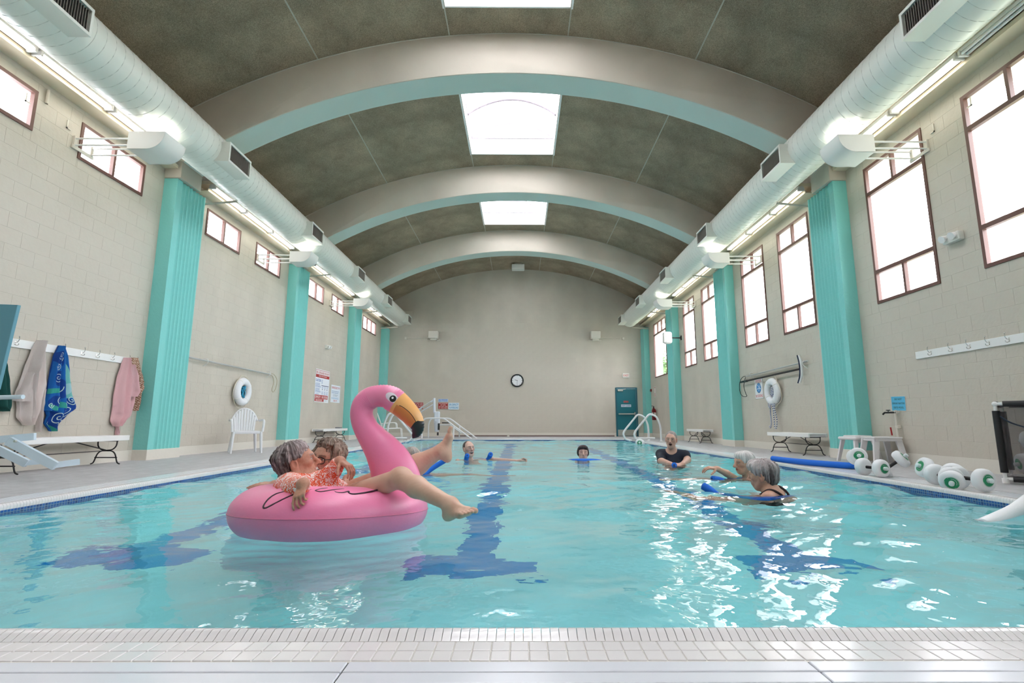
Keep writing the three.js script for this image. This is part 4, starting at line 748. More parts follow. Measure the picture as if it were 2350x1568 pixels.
sign('extinguisher_sign', 'narrow white sign with red border above the fire extinguisher', 'sign', P3(XR - 0.002, 1.92, 22.0), 0.30, 0.42, -RT, canvasTex(128, 180, (g) => { g.fillStyle = '#e2dcd4'; g.fillRect(0, 0, 128, 180); g.strokeStyle = '#b4413c'; g.lineWidth = 10; g.strokeRect(14, 12, 100, 156); g.fillStyle = '#b4413c'; g.beginPath(); g.moveTo(40, 120); g.lineTo(88, 120); g.lineTo(64, 160); g.fill(); }));
{
  const t = thing('fire_extinguisher', 'red fire extinguisher with black hose on the right wall', 'extinguisher', P3(XR - 0.11, 0.98, 21.9));
  part(t, 'cylinder', lathe([[0, -0.26], [0.085, -0.25], [0.09, -0.22], [0.09, 0.14], [0.07, 0.20], [0.03, 0.23], [0.03, 0.26], [0, 0.26]], 24), std(lin(0.22, 0.008, 0.012), 0.3));
  part(t, 'valve', [rod(new THREE.Vector3(0, 0.25, 0), new THREE.Vector3(0, 0.32, 0), 0.02, 8), rod(new THREE.Vector3(0, 0.32, 0), new THREE.Vector3(-0.10, 0.34, 0.02), 0.012, 6)], M.black);
  part(t, 'hose', tube([[0, 0.3, 0.03], [-0.06, 0.25, 0.11], [-0.05, 0, 0.12], [-0.03, -0.2, 0.11]], 0.011, 24, 6), M.black); part(t, 'label_band', lathe([[0.0915, -0.08], [0.0915, 0.06]], 24), M.whiteBox);
}
for (const [x, s, w] of [[-3.99, -1, 'left'], [3.42, 1, 'right']]) {
  const t = thing('wall_uplight', 'white boxy uplight with conduit on the ' + w + ' side of the end wall', 'lamp', P3(x, 4.55, ZF - 0.012));
  part(t, 'housing', [rbox(0.44, 0.34, 0.30, 0.03, 0, 0.02, 0.20, 3), rbox(0.30, 0.10, 0.2, 0.02, 0, -0.18, 0.14, 2)], M.wallBase); part(t, 'bracket', rbox(0.58, 0.05, 0.05, 0.006, 0, -0.20, 0.03), M.wallBase);
  part(t, 'conduit', [rod(new THREE.Vector3(s * 0.24, -0.10, 0.03), new THREE.Vector3(s * 1.28, -0.11, 0.03), 0.015, 6), rbox(0.10, 0.12, 0.05, 0.008, s * 1.30, -0.11, 0.03)], M.wallBase);
}
{
  const t = thing('ceiling_speaker', 'cream box hanging under the ceiling centre before the end wall', 'speaker', P3(-0.13, 7.62, 22.5));
  part(t, 'stem', rbox(0.34, 0.46, 0.30, 0.02, 0, 0.16, 0), M.wall); part(t, 'box', rbox(0.58, 0.22, 0.42, 0.03, 0, -0.04, 0.02), M.whiteBox);
}
part(structGroup('trim_21'), 'conduit', [tube([[XL + 0.03, 4.95, -6.2], [XL + 0.03, 4.75, -6.2]], 0.02, 4, 6), rod(P3(-6.0, 5.75, ZF - 0.03), P3(-5.0, 5.75, ZF - 0.03), 0.018, 6), rod(P3(-5.0, 5.75, ZF - 0.03), P3(-5.0, 5.35, ZF - 0.03), 0.018, 6)], M.wall);
for (const [x, s] of [[XL, 1], [XR, -1]]) part(structGroup('trim_22'), 'wall_plate', [5.95, 6.55].map((d) => [box(Math.min(x, x + s * 0.012), Math.max(x, x + s * 0.012), 4.62, 4.74, d, d + 0.015), box(Math.min(x, x + s * 0.012), Math.max(x, x + s * 0.012), 4.62, 4.635, d, d + 0.07)]).flat(), M.wallBase);

// ---------------------------------------------------------------- rails, lift, chaise
const mRail = std(lin(0.80, 0.81, 0.82), 0.3);
function ladder(name, label, pts, off, r = 0.032) {
  const t = thing(name, label, 'rail', P3(0, 0, 0));
  for (const k of [0, 1]) { part(t, 'handrail', tube(pts.map((p) => p.clone().addScaledVector(off, k)), r, 70, 10, false, 0.35), mRail); for (const i of [0, pts.length - 1]) if (pts[i].y < 0.05) { const f = lathe([[r, 0.03], [r * 2, 0.008], [r * 2, 0]], 16); const q = pts[i].clone().addScaledVector(off, k); f.translate(q.x, 0.002, q.z); part(t, 'flange', f, mRail); } }
  part(t, 'cross_bar', [0.10].map((y) => { const a = pts[0].clone(); a.y = y; const b = pts[pts.length - 1].clone(); b.y = y; const c = a.clone().addScaledVector(off, 0.5), e = b.clone().addScaledVector(off, 0.5); return rod(c, e, r * 0.9, 8); }), mRail);
  return t;
}
ladder('pool_ladder', 'white tubular pool ladder on the left seen through the flamingo neck', [P3(-4.62, 0.01, 18.0), P3(-4.58, 0.5, 18.0), P3(-4.44, 0.86, 18.0), P3(-4.22, 0.90, 18.0), P3(-4.02, 0.66, 18.0), P3(-3.70, 0.30, 18.0), P3(-3.62, 0.16, 18.0), P3(-3.70, 0.04, 18.0), P3(-3.86, -0.02, 18.0)], new THREE.Vector3(0.10, 0, 1.0));
ladder('pool_ladder', 'white tubular pool ladder at the right before the teal door', [P3(4.60, 0.01, 17.0), P3(4.58, 0.5, 17.0), P3(4.46, 0.80, 17.0), P3(4.24, 0.88, 17.0), P3(4.05, 0.68, 17.0), P3(3.78, 0.36, 17.0), P3(3.72, 0.22, 17.0), P3(3.80, 0.06, 17.0), P3(3.95, 0.0, 17.0)], new THREE.Vector3(-0.16, 0, -1.0));
{
  const t = thing('stair_handrail', 'white sloping stair handrail at the far edge beside the pool lift', 'rail', P3(0, 0, 0)), m = mRail;
  for (const k of [0, 1]) {
    const o = k * 0.55, q = (x, y, d) => P3(x + k * 0.16, y, d + o);
    part(t, 'handrail', tube([q(-3.85, 0.01, 20.3), q(-3.85, 0.55, 20.3), q(-3.74, 0.76, 20.3), q(-3.4, 0.78, 20.3), q(-3.0, 0.76, 20.25), q(-2.55, 0.45, 20.2), q(-1.90, 0.0, 20.0), q(-1.7, -0.2, 19.5)], 0.028, 90, 8, false, 0.3), m);
    part(t, 'post', rod(q(-2.6, 0, 20.2), q(-2.6, 0.48, 20.2), 0.026, 8), m);
  }
}
{
  const t = thing('pool_lift', 'white pool lift with slanted arm, mast and black-strapped seat', 'pool lift', P3(-3.40, 0, 20.7)), m = std(lin(0.70, 0.74, 0.80), 0.35), a = (x, y, z = 0) => new THREE.Vector3(x, y, z);
  part(t, 'mast', [rod(a(-0.05, 1.0), a(-0.08, 1.58), 0.05, 12), rbox(0.22, 0.5, 0.2, 0.05, 0.06, 0.80, 0, 3), cylAt(0.17, 0.08, 0.42, 0.06, 0.38)], m);
  part(t, 'arm', [rod(a(-0.10, 1.50), a(-0.90, 0.98), 0.035, 8), rod(a(-0.12, 1.32), a(-0.80, 0.90), 0.022, 8)], m);
  part(t, 'actuator', rod(a(-0.2, 1.42, 0.06), a(-0.55, 1.22, 0.06), 0.028, 8), M.steel);
  part(t, 'seat', [rbox(0.42, 0.05, 0.38, 0.02, 0.42, 0.52, 0.1, 2), rod(a(0.60, 0.52, 0.1), a(1.05, 0.2, 0.1), 0.025, 8), rod(a(0.60, 0.56, -0.05), a(1.1, 0.22, -0.05), 0.02, 8), rbox(0.34, 0.03, 0.2, 0.01, 1.12, 0.20, 0.05, 2)], std(lin(0.62, 0.66, 0.66), 0.4));
  part(t, 'strap', [rbox(0.08, 0.26, 0.03, 0.01, 0.17, 0.45, 0.2, 2), rbox(0.07, 0.12, 0.03, 0.01, 0.14, 0.17, 0.2, 2), rbox(0.30, 0.04, 0.05, 0.015, 0.44, 0.60, 0.2, 2)], M.black);
}
function cylAt(r0, r1, h, x, y) { const g = cyl(r0 * 0.75, r1, h, 16); g.translate(x, y + 0.08, 0); return g; }
{
  const t = thing('lounge_chair', 'white strap lounge chair framed by the flamingo neck in the left corner', 'chair', P3(-5.05, 0, 19.4), 0.3), m = M.whiteTrim, a = (x, y, z) => new THREE.Vector3(x, y, z);
  for (const s of [-0.28, 0.28]) { part(t, 'frame', tube([[-0.32, 0.95, s], [-0.12, 0.44, s], [0, 0.38, s], [0.5, 0.40, s], [0.58, 0.36, s], [0.62, 0.01, s]], 0.018, 40, 8, false, 0.3), m); part(t, 'leg', rod(a(-0.12, 0.42, s), a(-0.28, 0.01, s), 0.018, 8), m); part(t, 'armrest', tube([[-0.16, 0.56, s], [0.2, 0.60, s], [0.38, 0.58, s], [0.42, 0.4, s]], 0.016, 24, 8), m); }
  for (let i = 0; i < 9; i++) { const u = i / 8; part(t, 'back_strap', rbox(0.05, 0.008, 0.56, 0.003, 0, 0, 0).rotateZ(-1.2).translate(lerp(-0.31, -0.13, u), lerp(0.93, 0.46, u), 0), m); }
  for (let i = 0; i < 8; i++) part(t, 'seat_strap', rbox(0.05, 0.008, 0.56, 0.003, lerp(0.0, 0.48, i / 7), 0.395, 0), m);
}
// ---------------------------------------------------------------- foam dumbbells, noodles, cart
const mFoam = std(lin(0.80, 0.81, 0.82), 0.7, { bumpMap: rep(texTerry, 3), bumpScale: 0.001 }), mGreen = std(lin(0.012, 0.27, 0.11), 0.5), mHub = std(lin(0.72, 0.80, 0.80), 0.4);
function makeDumbbell(label, group) {
  const t = thing('foam_dumbbell', label, 'dumbbell', [0, 0, 0], 0, group);
  for (const s of [-1, 1]) {
    const g = lathe([[0.0, 0.045], [0.07, 0.045], [0.086, 0.040], [0.097, 0.026], [0.1, 0.005], [0.1, -0.005], [0.097, -0.026], [0.086, -0.040], [0.07, -0.045], [0, -0.045]].reverse(), 36);
    g.rotateZ(-RT); g.translate(s * 0.115, 0, 0); const d = part(t, 'disc', toCreasedNormals(norm(g), 0.9), mFoam);
    const face = s * (0.115 + 0.0455);
    const ann = (r0, r1, off, a0 = 0, a1 = 2 * Math.PI) => { const r = new THREE.RingGeometry(r0, r1, 36, 1, a0, a1); r.rotateY(s * RT); r.translate(face + s * off, 0, 0); return r; };
    part(d, 'label', ann(0.022, 0.056, 0.0006), mGreen);
    part(d, 'label_line', [ann(0.051, 0.0535, 0.0012, 0.3, 2.4), ann(0.051, 0.0535, 0.0012, 3.4, 2.4), ann(0.036, 0.0385, 0.0012, 0, 2.2)], mFoam);
    const h = cyl(0.020, 0.022, 0.035, 16); h.rotateZ(RT); h.translate(face + s * 0.014, 0, 0); const cap = new THREE.SphereGeometry(0.020, 14, 8); cap.scale(0.5, 1, 1); cap.translate(face + s * 0.031, 0, 0); part(d, 'hub', [h, cap], mHub);
  }
  const b = cyl(0.017, 0.017, 0.15, 14); b.rotateZ(RT); part(t, 'bar', b, M.black); return t;
}
let dumb0 = null;
function putDumbbell(p, axis, label, group, s = 1) {
  const o = dumb0 ? copyOf(dumb0, p, null, label, group) : (dumb0 = makeDumbbell(label, group)); o.position.copy(p); o.scale.setScalar(s);
  o.quaternion.setFromUnitVectors(new THREE.Vector3(1, 0, 0), axis.clone().normalize()); return o;
}
const GA = 'foam dumbbells on the right pool edge', ax = (x, y, z) => new THREE.Vector3(x, y, z);
putDumbbell(P3(4.22, 0.19, 6.55), ax(-0.42, 0.12, 0.9), 'foam dumbbell on top of the farther pile, end of the blue noodle behind it', GA);
putDumbbell(P3(4.04, 0.10, 6.02), ax(0.22, 0, 0.97), 'lower foam dumbbell of the farther pile, green label facing the camera', GA);
putDumbbell(P3(4.26, 0.13, 6.0), ax(0.55, 0.62, 0.55), 'foam dumbbell propped up at the right of the farther pile', GA);
putDumbbell(P3(4.15, 0.13, 5.22), ax(-0.9, 0.3, -0.1), 'foam dumbbell at the left of the nearer pile, hub sticking out sideways', GA);
putDumbbell(P3(4.03, 0.105, 5.0), ax(-0.18, -0.04, 1), 'middle foam dumbbell of the nearer pile, partly hidden by another disc', GA);
putDumbbell(P3(4.06, 0.10, 4.93), ax(-0.72, -0.25, 0.75), 'foam dumbbell in front of the nearer pile, small green label at an angle', GA);
putDumbbell(P3(4.10, 0.105, 4.78), ax(0.12, 0, 0.98), 'nearest foam dumbbell at the right end, large green label', GA);
putDumbbell(P3(3.72, -0.02, 16.2), ax(-0.3, 0.1, 0.9), 'pair of small foam discs at the foot of the right pool ladder', 'foam dumbbell by the ladder', 1.3);
const mNoodle = std(lin(0.003, 0.13, 0.60), 0.75);
function noodle(name, label, pts, r, mat, hole = true) {
  const t = thing(name, label, 'pool noodle', P3(0, 0, 0)), c = new THREE.CatmullRomCurve3(pts), g = new THREE.TubeGeometry(c, 60, r, 16);
  const ends = [0, 1].map((k) => { const p = c.getPoint(k), d = c.getTangent(k).multiplyScalar(k ? 1 : -1), q = new THREE.SphereGeometry(r, 16, 10); q.scale(1, 1, 0.35); q.lookAt(d); q.translate(p.x, p.y, p.z); return q; });
  part(t, 'foam', [g, ...ends], mat);
  if (hole) for (const k of [0, 1]) { const p = c.getPoint(k), d = c.getTangent(k).multiplyScalar(k ? 1 : -1), q = cyl(r * 0.32, r * 0.32, 0.004, 14); q.rotateX(RT); q.lookAt(d); q.translate(p.x + d.x * r * 0.36, p.y + d.y * r * 0.36, p.z + d.z * r * 0.36); part(t, 'hole', q, std(lin(0.001, 0.03, 0.16), 0.8)); }
  return t;
}
noodle('pool_noodle', 'blue pool noodle lying along the right edge before the stool', [P3(3.98, 0.05, 8.25), P3(4.06, 0.045, 7.85), P3(4.16, 0.045, 7.4), P3(4.35, 0.045, 7.0), P3(4.5, 0.045, 6.85)], 0.042, mNoodle);
noodle('pool_noodle', 'white foam noodle dipping into the water at the right edge', [P3(3.22, -0.10, 3.70), P3(3.6, -0.03, 3.86), P3(4.0, 0.065, 4.05), P3(4.4, 0.075, 4.2)], 0.05, mFoam);
{
  const t = thing('mesh_ball_cart', 'black mesh cart on white pipes holding foam dumbbells at the right edge', 'cart', P3(4.90, 0, 5.30), 0.75), m = M.whiteTrim, w = 0.75, dp = 0.5, h = 0.80, v = (x, y, z) => new THREE.Vector3(x, y, z);
  const corners = [[0, 0], [w, 0], [w, -dp], [0, -dp]];
  part(t, 'pipe_frame', [...corners.map(([x, z]) => rod(v(x, 0.05, z), v(x, h, z), 0.017, 10)), ...corners.map(([x, z], i) => rod(v(x, h, z), v(corners[(i + 1) % 4][0], h, corners[(i + 1) % 4][1]), 0.017, 10)), ...corners.map(([x, z], i) => rod(v(x, 0.05, z), v(corners[(i + 1) % 4][0], 0.05, corners[(i + 1) % 4][1]), 0.017, 10)), ...corners.map(([x, z]) => moved(new THREE.SphereGeometry(0.026, 12, 8), x, h, z)), ...corners.map(([x, z]) => moved(cyl(0.03, 0.03, 0.05, 12), x, 0.03, z))], m);
  part(t, 'sleeve', [...corners.map(([x, z]) => rod(v(x, 0.11, z), v(x, h - 0.07, z), 0.032, 12)), ...corners.map(([x, z], i) => { const a = v(x, h, z), b = v(corners[(i + 1) % 4][0], h, corners[(i + 1) % 4][1]); return rod(a.clone().lerp(b, 0.08), a.clone().lerp(b, 0.92), 0.030, 12); }), rod(v(0.06, 0.05, 0), v(w, 0.05, 0), 0.03, 10)], M.black);
  const net = new THREE.MeshStandardMaterial({ color: lin(0.10, 0.085, 0.09), roughness: 0.9, transparent: true, opacity: 0.5 });
  const face = (a, b) => { const g = new THREE.PlaneGeometry(1, 1, 16, 16), p = g.attributes.position; for (let i = 0; i < p.count; i++) { const u = p.getX(i) + 0.5, y = 0.06 + (p.getY(i) + 0.5) * (h - 0.08), q = a.clone().lerp(b, u), bow = 0.025 * Math.sin(u * Math.PI) * Math.sin((y / h) * Math.PI); p.setXYZ(i, q.x, y, q.z - bow); } g.computeVertexNormals(); return g; };
  for (let i = 0; i < 4; i++) part(t, 'net_panel', face(v(corners[i][0], 0, corners[i][1]), v(corners[(i + 1) % 4][0], 0, corners[(i + 1) % 4][1])), net);
  part(t, 'binding', tube([[0.02, 0.68, 0.01], [0.12, 0.60, 0.02], [0.3, 0.54, 0.03], [0.5, 0.56, 0.02], [0.73, 0.68, 0.01]], 0.008, 40, 6), std(lin(0.015, 0.03, 0.055), 0.7));
  t.rotation.y = -0.72 + 1.5;
  t.rotation.y = 0.85 * -1;
}
for (const [dx, dz, y, a, l] of [[0.30, -0.25, 0.44, [0.35, 0.1, 0.9], 'upper foam dumbbell inside the black mesh cart'], [0.24, -0.2, 0.22, [0.9, 0.15, 0.3], 'lower foam dumbbell inside the black mesh cart']]) { const c = Math.cos(-0.85), s = Math.sin(-0.85); putDumbbell(new THREE.Vector3(4.90 + dx * c + dz * s, y, -5.30 - dx * s + dz * c), ax(...a), l, 'foam dumbbells in the mesh cart'); }
// tree outside the farthest right window
{
  const t = thing('tree', 'pale leafy tree outside the farthest right window', 'tree', P3(14, -0.3, 50.5));
  part(t, 'trunk', [rod(ax(0, 0, 0), ax(0.2, 4.5, 0), 0.22, 8), rod(ax(0.2, 4, 0), ax(1.2, 6.2, 0.3), 0.1, 6), rod(ax(0.1, 3.6, 0), ax(-1.1, 5.6, -0.3), 0.1, 6)], std(lin(0.10, 0.08, 0.06), 0.9));
  const p = [], n = []; for (let i = 0; i < 2600; i++) { const a = rnd() * 6.283, b = Math.acos(2 * rnd() - 1), r = Math.cbrt(rnd()), k = 1 + 0.35 * noise3(Math.cos(a) * 2, Math.sin(a) * 2, b * 2), c = ax(0.1 + 2.1 * k * r * Math.sin(b) * Math.cos(a), 5.6 + 1.9 * k * r * Math.cos(b), 2.1 * k * r * Math.sin(b) * Math.sin(a)); const u = ax(rr(-1, 1), rr(-1, 1), rr(-1, 1)).normalize(), w = ax(rr(-1, 1), rr(-1, 1), rr(-1, 1)).cross(u).normalize(), s = 0.16; for (const [e, f] of [[-1, 0], [0, -0.5], [1, 0], [-1, 0], [1, 0], [0, 0.5]]) { const q = c.clone().addScaledVector(u, e * s).addScaledVector(w, f * s); p.push(q.x, q.y, q.z); } }
  const g = new THREE.BufferGeometry(); g.setAttribute('position', new THREE.Float32BufferAttribute(p, 3)); g.computeVertexNormals(); part(t, 'foliage', g, std(lin(0.10, 0.20, 0.06), 0.8)).userData.kind = 'stuff';
}
struct('ground', box(XR + 0.35, 80, -0.5, -0.3, -40, 90), std(lin(0.25, 0.28, 0.18), 0.9));
// ---------------------------------------------------------------- figures: joined distance fields, meshed once per person
const cap = (a, b, ra, rb = ra, k = 0.02) => ({ a, b, ra, rb, k });
const ell = (c, r, q = null, k = 0.02) => ({ c, r, q, k });
const cut = (e) => ({ ...e, neg: true });
function nets(prims, lo, hi, h, post, inside) {                  // surface nets over a box of cells of size h
  const nx = Math.ceil((hi.x - lo.x) / h) + 1, ny = Math.ceil((hi.y - lo.y) / h) + 1, nz = Math.ceil((hi.z - lo.z) / h) + 1, F = new Float32Array(nx * ny * nz).fill(1);
  const iq = new THREE.Quaternion(), v = new THREE.Vector3();
  for (const s of prims) {
    const pad = s.k + 2.5 * h, R = s.c ? Math.max(s.r.x, s.r.y, s.r.z) : Math.max(s.ra, s.rb);
    const mn = s.c ? s.c : s.a.clone().min(s.b), mx = s.c ? s.c : s.a.clone().max(s.b);
    const i0 = Math.max(0, Math.floor((mn.x - R - pad - lo.x) / h)), i1 = Math.min(nx - 1, Math.ceil((mx.x + R + pad - lo.x) / h)), j0 = Math.max(0, Math.floor((mn.y - R - pad - lo.y) / h)), j1 = Math.min(ny - 1, Math.ceil((mx.y + R + pad - lo.y) / h)), k0 = Math.max(0, Math.floor((mn.z - R - pad - lo.z) / h)), k1 = Math.min(nz - 1, Math.ceil((mx.z + R + pad - lo.z) / h));
    let ba, bl; if (!s.c) { ba = s.b.clone().sub(s.a); bl = Math.max(1e-9, ba.lengthSq()); } else if (s.q) iq.copy(s.q).invert();
    for (let k = k0; k <= k1; k++) for (let j = j0; j <= j1; j++) for (let i = i0; i <= i1; i++) {
      const x = lo.x + i * h, y = lo.y + j * h, z = lo.z + k * h; let d;
      if (s.c) { v.set(x - s.c.x, y - s.c.y, z - s.c.z); if (s.q) v.applyQuaternion(iq); const a = Math.hypot(v.x / s.r.x, v.y / s.r.y, v.z / s.r.z), b = Math.hypot(v.x / s.r.x ** 2, v.y / s.r.y ** 2, v.z / s.r.z ** 2); d = a < 1e-6 ? -Math.min(s.r.x, s.r.y, s.r.z) : a * (a - 1) / b; }
      else { const px = x - s.a.x, py = y - s.a.y, pz = z - s.a.z, t = Math.min(1, Math.max(0, (px * ba.x + py * ba.y + pz * ba.z) / bl)); d = Math.hypot(px - ba.x * t, py - ba.y * t, pz - ba.z * t) - (s.ra + (s.rb - s.ra) * t); }
      const o = (k * ny + j) * nx + i, f = F[o];
      if (s.neg) { const e = -d, q = Math.max(s.k - Math.abs(f - e), 0) / (s.k || 1); F[o] = Math.max(f, e) + q * q * s.k * 0.25; } else { const q = Math.max(s.k - Math.abs(f - d), 0) / (s.k || 1); F[o] = Math.min(f, d) - q * q * s.k * 0.25; }
    }
  }
  if (post) for (let k = 0, o = 0; k < nz; k++) for (let j = 0; j < ny; j++) for (let i = 0; i < nx; i++, o++) if (Math.abs(F[o]) < 0.035) F[o] = post(lo.x + i * h, lo.y + j * h, lo.z + k * h, F[o]);
  const id = new Int32Array(nx * ny * nz).fill(-1), P = [], ix = [];
  const C = [[0, 0, 0], [1, 0, 0], [0, 1, 0], [1, 1, 0], [0, 0, 1], [1, 0, 1], [0, 1, 1], [1, 1, 1]], E = [[0, 1], [2, 3], [4, 5], [6, 7], [0, 2], [1, 3], [4, 6], [5, 7], [0, 4], [1, 5], [2, 6], [3, 7]];
  const val = new Float32Array(8);
  for (let k = 0; k < nz - 1; k++) for (let j = 0; j < ny - 1; j++) for (let i = 0; i < nx - 1; i++) {
    let m = 0; for (let c = 0; c < 8; c++) { val[c] = F[((k + C[c][2]) * ny + j + C[c][1]) * nx + i + C[c][0]]; if (val[c] < 0) m |= 1 << c; }
    if (m === 0 || m === 255) continue;
    let n = 0, sx = 0, sy = 0, sz = 0;
    for (const [a, b] of E) if ((val[a] < 0) !== (val[b] < 0)) { const t = val[a] / (val[a] - val[b]); sx += C[a][0] + (C[b][0] - C[a][0]) * t; sy += C[a][1] + (C[b][1] - C[a][1]) * t; sz += C[a][2] + (C[b][2] - C[a][2]) * t; n++; }
    const x = lo.x + (i + sx / n) * h, y = lo.y + (j + sy / n) * h, z = lo.z + (k + sz / n) * h;
    if (inside && !inside(x, y, z)) continue;
    id[(k * ny + j) * nx + i] = P.length / 3; P.push(x, y, z);
  }
  const at3 = (i, j, k) => id[(k * ny + j) * nx + i], quad = (a, b, c, d, flip) => { if (a < 0 || b < 0 || c < 0 || d < 0) return; if (flip) ix.push(a, c, b, a, d, c); else ix.push(a, b, c, a, c, d); };
  for (let k = 1; k < nz - 1; k++) for (let j = 1; j < ny - 1; j++) for (let i = 1; i < nx - 1; i++) {
    const f = F[(k * ny + j) * nx + i] < 0;
    if (f !== F[(k * ny + j) * nx + i + 1] < 0) quad(at3(i, j - 1, k - 1), at3(i, j, k - 1), at3(i, j, k), at3(i, j - 1, k), !f);
    if (f !== F[(k * ny + j + 1) * nx + i] < 0) quad(at3(i - 1, j, k - 1), at3(i - 1, j, k), at3(i, j, k), at3(i, j, k - 1), !f);
    if (f !== F[((k + 1) * ny + j) * nx + i] < 0) quad(at3(i - 1, j - 1, k), at3(i, j - 1, k), at3(i, j, k), at3(i - 1, j, k), !f);
  }
  const g = new THREE.BufferGeometry(); g.setAttribute('position', new THREE.Float32BufferAttribute(P, 3)); g.setIndex(ix); g.computeVertexNormals(); return g;
}
const bounds = (prims, pad = 0.03) => { const b = new THREE.Box3(); for (const s of prims) if (!s.neg) { const R = (s.c ? Math.max(s.r.x, s.r.y, s.r.z) : Math.max(s.ra, s.rb)) + pad; for (const q of s.c ? [s.c] : [s.a, s.b]) { b.expandByPoint(q.clone().addScalar(R)); b.expandByPoint(q.clone().addScalar(-R)); } } return b; };
function paint(g, f) { const p = g.attributes.position, c = new Float32Array(p.count * 3); for (let i = 0; i < p.count; i++) { const q = f(p.getX(i), p.getY(i), p.getZ(i)); c[i * 3] = q[0]; c[i * 3 + 1] = q[1]; c[i * 3 + 2] = q[2]; } g.setAttribute('color', new THREE.BufferAttribute(c, 3)); return g; }
const mixc = (a, b, t) => [lerp(a[0], b[0], t), lerp(a[1], b[1], t), lerp(a[2], b[2], t)];
// one body: a coarse grid for trunk and limbs, finer grids (boxes) for head, hands and feet
function bodyGeo(prims, fine, color, post, coarse = 0.012, h = 0.0032) {
  const list = fine.map((b) => nets(prims, b.min, b.max, b.h || h, post, (x, y, z) => x > b.min.x + 0.004 && x < b.max.x - 0.004 && y > b.min.y + 0.004 && y < b.max.y - 0.004 && z > b.min.z + 0.004 && z < b.max.z - 0.004));
  const B = bounds(prims), e = 0.022; list.push(nets(prims, B.min, B.max, coarse, null, (x, y, z) => !fine.some((b) => x > b.min.x + e && x < b.max.x - e && y > b.min.y + e && y < b.max.y - e && z > b.min.z + e && z < b.max.z - e)));
  return mg(list.map((g) => paint(g, color)));
}
const mSkin = new THREE.MeshPhysicalMaterial({ color: 0xffffff, roughness: 0.5, vertexColors: true, sheen: 0.15, sheenRoughness: 0.6, sheenColor: lin(1, 0.8, 0.7) });
const mHair = std(0xffffff, 0.62, { vertexColors: true }), mCloth = (c, r = 0.85) => std(c, r);
const SKIN = [0.58, 0.335, 0.235], SKIN_PALE = [0.64, 0.40, 0.30], SKIN_RUDDY = [0.56, 0.285, 0.19];
function headFrame(o, z, up = new THREE.Vector3(0, 1, 0), s = 1.1) { const Z = z.clone().normalize(), X = up.clone().cross(Z).normalize(), Y = Z.clone().cross(X); const q = new THREE.Quaternion().setFromRotationMatrix(new THREE.Matrix4().makeBasis(X, Y, Z)); return { o, s, q, w: (x, y, zz) => new THREE.Vector3(x * s, y * s, zz * s).applyQuaternion(q).add(o), l: (x, y, zz, t = new THREE.Vector3()) => t.set(x - o.x, y - o.y, zz - o.z).applyQuaternion(q.clone().invert()).divideScalar(s) }; }
function headPrims(F, { open = 0, smile = 0, nose = 1, jaw = 1, ear = 1 } = {}) {
  const s = F.s, E = (x, y, z, a, b, c, k = 0.015) => ell(F.w(x, y, z), new THREE.Vector3(a * s, b * s, c * s), F.q, k * s), C = (a, b, ra, rb, k = 0.012) => cap(F.w(...a), F.w(...b), ra * s, rb * s, k * s), o = [];
  o.push(E(0, 0.037, -0.012, 0.074, 0.086, 0.094), E(0, -0.028, 0.022, 0.058 * jaw, 0.082, 0.064, 0.03), E(0, -0.088, 0.050, 0.030 * jaw, 0.025, 0.030, 0.03), E(0, 0.028, 0.045, 0.062, 0.05, 0.042, 0.03));
  for (const m of [-1, 1]) {
    o.push(C([m * 0.048, -0.03, 0.005], [m * 0.028, -0.088, 0.045], 0.02 * jaw, 0.016, 0.03), E(m * 0.043, -0.006, 0.058, 0.024, 0.020, 0.022, 0.025), C([m * 0.012, 0.034, 0.086], [m * 0.045, 0.034, 0.070], 0.011, 0.010, 0.018));
    o.push(cut(E(m * 0.031, 0.014, 0.092, 0.017, 0.011, 0.012, 0.014)));
    o.push(E(m * 0.031, 0.012, 0.0755, 0.0135, 0.0125, 0.0125, 0.004));
    o.push(C([m * 0.019, 0.016, 0.082], [m * 0.043, 0.015, 0.076], 0.0042, 0.0042, 0.005), C([m * 0.019, 0.005, 0.080], [m * 0.043, 0.006, 0.075], 0.004, 0.004, 0.006));
    o.push(E(m * 0.0105, -0.029, 0.098, 0.0085, 0.0075, 0.010, 0.008));
    if (ear) o.push(E(m * 0.080, 0.002, -0.012, 0.012, 0.035, 0.022, 0.006), cut(E(m * 0.093, 0.004, -0.006, 0.010, 0.020, 0.012, 0.005)), E(m * 0.076, -0.028, -0.004, 0.009, 0.011, 0.011, 0.006));
  }
  o.push(C([0, 0.022, 0.088], [0, -0.022, 0.112 + 0.006 * nose], 0.0095, 0.0115 * nose, 0.014), E(0, -0.026, 0.108, 0.0115 * nose, 0.009, 0.011, 0.010));
  const my = -0.056, zz = 0.0855;
  o.push(E(0, my, 0.072, 0.034, 0.026, 0.022, 0.02));
  if (open) { o.push(cut(E(0, my - 0.012 * open, zz + 0.006, 0.019 + 0.006 * smile, 0.006 + 0.017 * open, 0.022, 0.006))); }
  o.push(C([-0.021 - 0.004 * smile, my + 0.004 + 0.004 * smile, zz - 0.006], [0, my + 0.006, zz + 0.009], 0.0042, 0.0062, 0.006), C([0.021 + 0.004 * smile, my + 0.004 + 0.004 * smile, zz - 0.006], [0, my + 0.006, zz + 0.009], 0.0042, 0.0062, 0.006));
  const ly = my - 0.006 - 0.030 * open; o.push(C([-0.017, ly + 0.003, zz - 0.004], [0, ly, zz + 0.006], 0.005, 0.0068, 0.007), C([0.017, ly + 0.003, zz - 0.004], [0, ly, zz + 0.006], 0.005, 0.0068, 0.007));
  if (open) o.push(E(0, -0.098 - 0.006 * open, 0.052, 0.028 * jaw, 0.024, 0.026, 0.03));
  o.push(C([0, -0.04, -0.028], [0, -0.17, -0.045], 0.054, 0.058, 0.03));
  return o;
}
